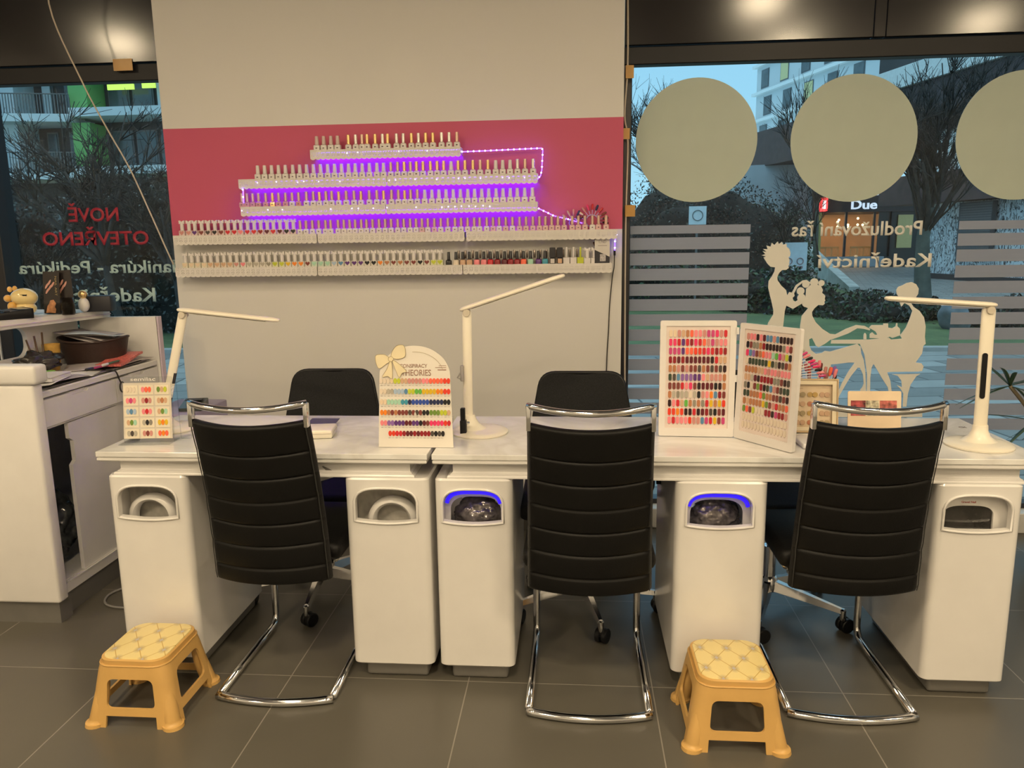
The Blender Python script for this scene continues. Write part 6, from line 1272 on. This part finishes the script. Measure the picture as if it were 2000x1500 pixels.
# bare trees
bark = mat('tree_bark', (0.045, 0.038, 0.034), 0.9, var=0.4, scale=8); bark2 = mat('mossy_bark', (0.10, 0.11, 0.095), 0.9, var=0.3, scale=6)
def tree(name, label, base, h, n0, spread, seed, r0=0.07, depth=5, tm=None, lean=(0, 0), fork=0.3, group='bare trees outside', kr=(0.52, 0.70), kl=(0.60, 0.85)):
    rr = random.Random(seed); e = empty(name, label, 'tree', base, group=group); kr0 = (0.16, 0.28) if n0 > 10 else kr
    bt = bmesh.new(); bb = bmesh.new()
    def grow(p, d, L_, r, lv, bm):
        k = 4 if lv < 3 else 2; pts = [p]; q = p.copy(); dd = d.copy()
        for i in range(k):
            dd = (dd+Vector((rr.gauss(0, 0.10), rr.gauss(0, 0.10), rr.gauss(0, 0.06)+0.02))).normalized(); q = q+dd*L_/k; pts.append(q.copy())
        tube(bm, pts, [r*(1-0.45*i/k) for i in range(k+1)], 5 if lv < 2 else 3)
        if lv >= depth: return
        for i in range(rr.choice((2, 3, 3)) if lv else n0):
            t = rr.uniform(0.35, 1.0) if lv else rr.uniform(0.75, 1.0); b = pts[min(k, int(t*k))]
            s = spread*(1.0 if lv else 0.8); nd = (dd+Vector((rr.gauss(0, s), rr.gauss(0, s*0.7), rr.gauss(0, s*0.5)+0.1))).normalized()
            grow(b, nd, L_*rr.uniform(*kl), max(0.006, r*rr.uniform(*(kr if lv else kr0))), lv+1, bb)
    grow(Vector((0, 0, -0.05)), Vector((lean[0], lean[1], 1)).normalized(), h*fork, r0, 0, bt)
    tr = obj('trunk', bt, tm or bark, e, True); obj('branches', bb, bark, e, True)
    return e
tree('bare_tree', 'large bare tree in front of the balcony building, left window', (-7.1, 11.6, GZ), 5.6, 6, 0.62, 11, 0.085, 6)
tree('bare_tree', 'bare tree close to the pillar edge, left window', (-5.9, 11.3, GZ), 4.6, 6, 0.65, 12, 0.06, 6)
tree('bare_tree', 'thin bare tree at the far left of the left window', (-8.7, 11.9, GZ), 3.4, 5, 0.5, 13, 0.04, 5)
tree('bare_tree', 'large multi-stemmed bare tree between the middle and right circles', (6.05, 14.0, GZ), 6.8, 15, 0.36, 14, 0.17, 6, bark2, fork=0.30)
tree('bare_tree', 'bare tree behind the leftmost circle, its top branches against the sky', (2.9, 24.0, -0.02), 8.6, 6, 0.5, 15, 0.09, 6)
tree('bare_tree', 'slim bare tree in front of the white apartment block', (8.2, 27.0, 0.5), 9.6, 5, 0.35, 16, 0.10, 5, bark2)
tree('bare_tree', 'thin bare sapling against the concrete wall', (7.4, 24.0, 0.5), 5.0, 5, 0.45, 17, 0.035, 5)
tree('bare_tree', 'low bare shrub tree in front of the grey bank, left of the standing hairdresser', (4.7, 18.0, 0.8), 2.6, 8, 0.55, 18, 0.03, 4)

# balcony building beyond the left window
e = empty('apartment_building', 'blue grey apartment building with balconies and green panels, left window', 'building', (-28, 44, GZ))
def bpart(nm, x0, x1, y0, y1, z0, z1, M, parent=None, bev=0): bm = bmesh.new(); box(bm, x0+28, x1+28, y0-44, y1-44, z0-GZ, z1-GZ, bev=bev); return obj(nm, bm, M, parent or e)
wg = mat('pale_render', (0.60, 0.64, 0.66), 0.8, var=0.03, scale=0.5); dkb = mat('dark_brown_facade', (0.055, 0.045, 0.045), 0.6, var=0.1, scale=1); grn = mat('green_panel', (0.16, 0.42, 0.12), 0.6, var=0.05, scale=1); glz = mat('dim_window_glass', (0.09, 0.11, 0.12), 0.1, var=0.3, scale=1); rail_m = mat('grey_railing', (0.13, 0.14, 0.15), 0.5)
bpart('facade_wall', -46, -18, 46, 52, GZ, 16, dkb)
for z0, z1 in ((5.35, 5.75), (8.55, 8.98), (11.9, 12.3)):
    bpart('balcony_slab', -28.6, -18, 43.6, 46, z0+0.25, z1+0.30, wg)
    bm = bmesh.new(); pts = [(-46, 46), (-46, 42.2)]+[(-38+9.4*k/10, 42.2+1.6*(k/10)**1.5) for k in range(11)]+[(-28.6, 46)]
    loft(bm, [[(x+28, y-44, z-GZ) for x, y in pts] for z in (z0, z1)]); obj('curved_slab', bm, wg, e)
for z0 in (5.8, 9.0):
    bm = bmesh.new()
    for k in range(64): x = -38+9.3*k/63; y = 42.3+1.6*(k/63)**1.5; box(bm, x+27.98, x+28.02, y-44.02, y-43.98, z0-GZ, z0+1.05-GZ)
    tube(bm, [(-38+9.3*k/12+28, 42.3+1.6*(k/12)**1.5-44, z0+1.07-GZ) for k in range(13)], 0.035, 4)
    obj('balcony_railing', bm, rail_m, e)
    for (a, b, M) in ((-33.4, -32.2, wg), (-28.9, -27.8, grn)): bpart('wall_panel', a, b, 44.2, 46, z0-0.1, z0+2.75, M)
    for (a, b) in ((-31.6, -30.9), (-30.2, -29.2), (-27.5, -26.2), (-26.0, -24.7), (-24.5, -23.2), (-23.0, -21.6)): w_ = bpart('window_frame', a, b, 45.85, 46.02, z0+0.1, z0+2.5, rail_m); bpart('window_glass', a+0.08, b-0.08, 45.80, 45.84, z0+0.2, z0+2.4, glz, w_)
bpart('wall_panel', -34.2, -33.45, 44.6, 46, 5.7, 8.5, grn)
bpart('white_blind', -31.5, -31.0, 45.70, 45.78, 9.3, 11.2, wg); bpart('white_blind', -24.4, -23.4, 45.70, 45.78, 9.3, 11.3, wg); bpart('white_blind', -24.0, -22.9, 45.70, 45.78, 6.3, 8.0, wg)
bpart('lit_lamp_strip', -27.0, -25.4, 45.0, 45.1, 10.45, 10.75, mat('lime_light', (0.65, 0.90, 0.12), 0.5, emit=0.9)); bpart('lit_lamp_strip', -24.9, -24.1, 45.0, 45.1, 10.5, 10.8, _M['lime_light'])

# white apartment block at the top of the bank
e2 = empty('white_apartment_block', 'white apartment block with slanting rows of windows behind the middle circle', 'building', (20, 90, 0))
A = Vector((19.9, 90, 0)); B = Vector((25.4, 70, 0)); d = (B-A).normalized(); nrm = Vector((d.y, -d.x, 0)); nrm = nrm if nrm.x < 0 else -nrm
Rt = Matrix(((d.x, -nrm.x, 0, A.x-20), (d.y, -nrm.y, 0, 0), (0, 0, 1, 0), (0, 0, 0, 1)))
def q(nm, x0, x1, y0, y1, z0, z1, M, parent=None): bm = bmesh.new(); box(bm, x0, x1, y0, y1, z0, z1, M=Rt); return obj(nm, bm, M, parent or e2)
q('white_wall', 0, 34, 0, 14, 10.5, 40, wg)
for f in range(9):
    z = 11.5+2.85*f
    q('floor_band', -0.3, 34.3, -0.45, 0, z+2.35, z+2.65, mat('white_band', (0.78, 0.80, 0.80), 0.7))
    for k in range(8):
        x = 1.0+3.9*k+(0.7 if f % 2 else 0); wq = q('window_frame', x, x+1.6, -0.04, 0.05, z+0.1, z+2.0, rail_m); q('window_glass', x+0.1, x+1.5, -0.07, -0.04, z+0.2, z+1.9, mat('lit_curtain', (0.50, 0.50, 0.25), 0.5, emit=0.12) if (k+f) % 7 == 3 else glz, wq)
e3 = empty('brown_timber_building', 'long white building with brown timber storey and canopy, right window', 'building', (12, 30, GZ))
def wallseg(nm, a, b, z0, z1, th, M, out=0.0):
    a = Vector((a[0], a[1], 0)); b = Vector((b[0], b[1], 0)); d = (b-a).normalized(); n = Vector((-d.y, d.x, 0)); n = n if n.x > 0 else -n
    bm = bmesh.new(); rings = []
    for p in (a, b): rings.append([tuple(p-n*out+Vector((-12, -30, z0-GZ))), tuple(p+n*th+Vector((-12, -30, z0-GZ))), tuple(p+n*th+Vector((-12, -30, z1-GZ))), tuple(p-n*out+Vector((-12, -30, z1-GZ)))])
    loft(bm, rings); return obj(nm, bm, M, e3)
timber = mat('brown_timber', (0.075, 0.045, 0.045), 0.6, var=0.2, scale=3); concrete = mat('grey_white_concrete', (0.42, 0.45, 0.48), 0.8, var=0.12, scale=0.8)
L_ = lambda y: 9.3+0.24*(42-y)
wallseg('timber_storey', (L_(44), 44), (L_(14), 14), 5.0, 6.72, 6, timber, 0.2)
wallseg('white_fascia', (L_(32), 32), (L_(14), 14), 6.73, 7.45, 6, _M['white_band'], 0.35)
wallseg('upper_storey', (L_(33), 33), (L_(14), 14), 7.46, 10.5, 5, dkb, -0.6)
wallseg('white_wall', (L_(28.8), 28.8), (L_(14), 14), 3.55, 4.99, 4, _M['white_band'], 0)
wallseg('timber_canopy', (L_(30.6), 30.6), (L_(14), 14), 2.55, 3.54, 4, timber, 0.7)
# ivy-grown wall
def ivy_mat():
    M = bpy.data.materials.new('wall_with_bare_creeper'); M.use_nodes = True; N = M.node_tree.nodes; K = M.node_tree.links; b = N['Principled BSDF']
    t = N.new('ShaderNodeTexCoord'); mp = N.new('ShaderNodeMapping'); mp.inputs['Scale'].default_value = (3.2, 3.2, 1.3); K.new(t.outputs['Object'], mp.inputs[0])
    v = N.new('ShaderNodeTexNoise'); v.inputs['Scale'].default_value = 1.6; v.inputs['Detail'].default_value = 5; v.inputs['Distortion'].default_value = 2.2; K.new(mp.outputs[0], v.inputs['Vector'])
    a = N.new('ShaderNodeMath'); a.operation = 'SUBTRACT'; a.inputs[1].default_value = 0.5; K.new(v.outputs['Fac'], a.inputs[0]); c_ = N.new('ShaderNodeMath'); c_.operation = 'ABSOLUTE'; K.new(a.outputs[0], c_.inputs[0])
    r = N.new('ShaderNodeValToRGB'); K.new(c_.outputs[0], r.inputs[0]); r.color_ramp.elements[0].position = 0.018; r.color_ramp.elements[0].color = (0.05, 0.045, 0.045, 1); r.color_ramp.elements[1].position = 0.05; r.color_ramp.elements[1].color = (0.66, 0.70, 0.72, 1)
    K.new(r.outputs[0], b.inputs['Base Color']); b.inputs['Roughness'].default_value = 0.85; return M
wallseg('creeper_wall', (12.50, 28.8), (14.9, 16), GZ, 2.54, 0.3, ivy_mat())
wallseg('dark_base', (12.45, 28.8), (14.85, 16), GZ, 0.16, 0.1, dkb, 0.05)
wallseg('louvred_door', (12.72, 27.0), (12.95, 25.4), 0.75, 2.5, 0.1, mat('dark_louvre', (0.08, 0.085, 0.09), 0.5), 0.06)
bm = bmesh.new()
for k in range(22):
    z = 0.80+0.077*k-GZ
    a_, b_ = Vector((12.66-12, 27.0-30, z)), Vector((12.88-12, 25.4-30, z)); loft(bm, [[tuple(p), tuple(p+Vector((0.05, 0, 0))), tuple(p+Vector((0.05, 0, 0.03))), tuple(p+Vector((0, 0, 0.03)))] for p in (a_, b_)])
obj('louvre_slats', bm, rail_m, e3)
# curved concrete retaining wall left of the restaurant
bm = bmesh.new(); pts = [(7.9, 41.8), (9.0, 40.5), (10.3, 40.2), (11.8, 40.0)]; rings = [[(x-12, y-30, 0), (x-12, y-29.6, 0), (x-12, y-29.6, 5.1), (x-12, y-30, 5.1)] for x, y in pts]; loft(bm, rings); obj('retaining_wall', bm, concrete, e3, True, 40)

# restaurant front under the brown storey
e4 = empty('restaurant_front', 'lit restaurant front with the sign Due under the brown building', 'restaurant', (13.8, 40, GZ))
def rp(nm, x0, x1, y0, y1, z0, z1, M, parent=None): bm = bmesh.new(); box(bm, x0-13.8, x1-13.8, y0-40, y1-40, z0-GZ, z1-GZ); return obj(nm, bm, M, parent or e4)
warm = mat('warm_restaurant_wall', (0.20, 0.09, 0.035), 0.7, var=0.3, scale=1.5, emit=0.9)
rp('sign_board', 11.75, 17.2, 39.7, 40.0, 2.66, 4.0, mat('dark_sign_board', (0.035, 0.028, 0.032), 0.4))
rp('rear_wall', 11.8, 17.2, 44.0, 44.2, 0, 2.7, warm); rp('room_floor', 11.8, 17.2, 40.1, 44, 0.0, 0.05, mat('wood_floor', (0.16, 0.08, 0.03), 0.5)); rp('room_ceiling', 11.8, 17.2, 40.1, 44, 2.66, 2.75, dkb)
rp('low_wall', 11.8, 15.3, 39.8, 40.0, 0, 0.50, concrete)
for x in (11.85, 13.4, 14.75, 15.6, 17.1): rp('window_mullion', x-0.05, x+0.05, 39.85, 39.97, 0.5, 2.66, frame_black)
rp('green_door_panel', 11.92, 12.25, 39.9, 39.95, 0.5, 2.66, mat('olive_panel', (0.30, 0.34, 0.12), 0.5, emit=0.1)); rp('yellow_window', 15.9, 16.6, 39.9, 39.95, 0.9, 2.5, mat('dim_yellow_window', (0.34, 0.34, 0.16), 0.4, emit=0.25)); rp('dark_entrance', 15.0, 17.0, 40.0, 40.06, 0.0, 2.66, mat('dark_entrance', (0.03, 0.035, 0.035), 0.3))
bm, W_ = text_bm('Due', width=1.22, height=0.42, ext=0.06, bold=0.02); shift(bm, 14.02-13.8-0.50, -0.40, 2.80-GZ); obj('sign_lettering', bm, mat('white_sign_light', (0.75, 0.85, 1.0), 0.5, emit=0.8), e4)
bm, W_ = text_bm('Pizzeria', width=2.2, height=0.42, ext=0.06, bold=0.02); shift(bm, 14.02-13.8-1.3, -0.40, 3.45-GZ); obj('sign_lettering', bm, _M['white_sign_light'], e4)
rp('red_light_box', 11.95, 12.30, 39.3, 39.45, 2.70, 3.35, mat('red_sign_light', (1.0, 0.05, 0.05), 0.4, emit=2.5)); rp('white_symbol', 12.05, 12.20, 39.27, 39.30, 2.82, 3.22, mat('pale_sign_light', (1.0, 0.75, 0.75), 0.4, emit=1.6))
rr = random.Random(5)
for k in range(11):
    bm = bmesh.new(); bmesh.ops.create_icosphere(bm, subdivisions=2, radius=0.06); shift(bm, rr.uniform(-1.8, 1.2), rr.uniform(0.5, 3), rr.uniform(1.95, 2.45)-GZ); obj('pendant_bulb', bm, mat('warm_bulb', (1.0, 0.75, 0.35), 0.5, emit=5), e4, True)
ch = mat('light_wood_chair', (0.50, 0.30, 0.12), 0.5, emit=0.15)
for k in range(6):
    x, y = 12.5+0.42*k+(0.3 if k > 2 else 0), 40.6+0.35*(k % 3)
    bm = bmesh.new(); box(bm, -0.2, 0.2, -0.2, 0.2, 0.43, 0.47)
    for sx_ in (-0.18, 0.18):
        for sy in (-0.18, 0.18): box(bm, sx_-0.02, sx_+0.02, sy-0.02, sy+0.02, 0, 0.92 if sy < 0 else 0.43)
    for j in range(4): box(bm, -0.13+0.08*j, -0.11+0.08*j, -0.2, -0.17, 0.47, 0.9)
    box(bm, -0.2, 0.2, -0.2, -0.16, 0.84, 0.94)
    o = obj('cafe_chair', bm, ch); o.location = (x, y, 0.05); tag(o, 'pale wooden cafe chair inside the restaurant, %s from the left' % ordinal(k+1), 'chair', 'chairs inside the restaurant')
L = bpy.data.lights.new('restaurant_light', 'AREA'); L.size = 3.5; L.energy = 90; L.color = (1, 0.62, 0.28); lo = bpy.data.objects.new('restaurant_light', L); C.objects.link(lo); lo.location = (13.8, 42, 2.6)
# notice boards and the small white house
e = empty('notice_board', 'white notice board with round symbols behind the hairdresser silhouette', 'sign', (5.02, 18.2, 0.35))
bm = bmesh.new(); box(bm, -0.28, 0.28, -0.02, 0.02, 0.35, 0.98); obj('board', bm, mat('white_sign', (0.70, 0.74, 0.78), 0.6), e)
for k in range(2):
    bm = bmesh.new(); tube(bm, [(-0.12+0.25*k+0.07*math.cos(2*PI*i/20), -0.03, 0.56+0.07*math.sin(2*PI*i/20)) for i in range(20)], 0.010, 5, closed=True); box(bm, -0.12+0.25*k-0.06, -0.12+0.25*k+0.06, -0.03, -0.021, 0.40, 0.45); obj('round_symbol', bm, mat('red_grey_print', (0.35, 0.20, 0.20), 0.6), e)
bm = bmesh.new(); box(bm, -0.02, 0.02, 0.02, 0.06, -0.4, 0.98); obj('post', bm, rail_m, e)
e = empty('notice_board', 'small white notice board near the pillar below the leftmost circle', 'sign', (2.48, 16.0, 0.0))
bm = bmesh.new(); box(bm, -0.17, 0.17, -0.02, 0.02, 1.72, 2.08); obj('board', bm, _M['white_sign'], e); bm = bmesh.new(); tube(bm, [(0.10*math.cos(2*PI*i/24), -0.03, 1.90+0.10*math.sin(2*PI*i/24)) for i in range(24)], 0.008, 5, closed=True); obj('round_symbol', bm, rail_m, e); bm = bmesh.new(); box(bm, -0.02, 0.02, 0.02, 0.05, 0, 2.0); obj('post', bm, rail_m, e)
e5 = empty('small_white_house', 'small white house with dark roof beside the pillar, right window', 'house', (5.5, 34.5, 0))
bm = bmesh.new(); box(bm, -1.8, 1.4, 0, 4, 0, 4.2); obj('house_wall', bm, wg, e5); bm = bmesh.new(); loft(bm, [[(-2.0, y, 4.2), (1.6, y, 4.2), (-0.2, y, 5.9)] for y in (-0.3, 4.3)]); obj('house_roof', bm, dkb, e5)
for x in (-1.3, -0.6): bm = bmesh.new(); box(bm, x, x+0.45, -0.05, 0, 2.4, 3.3); obj('window', bm, glz, e5)
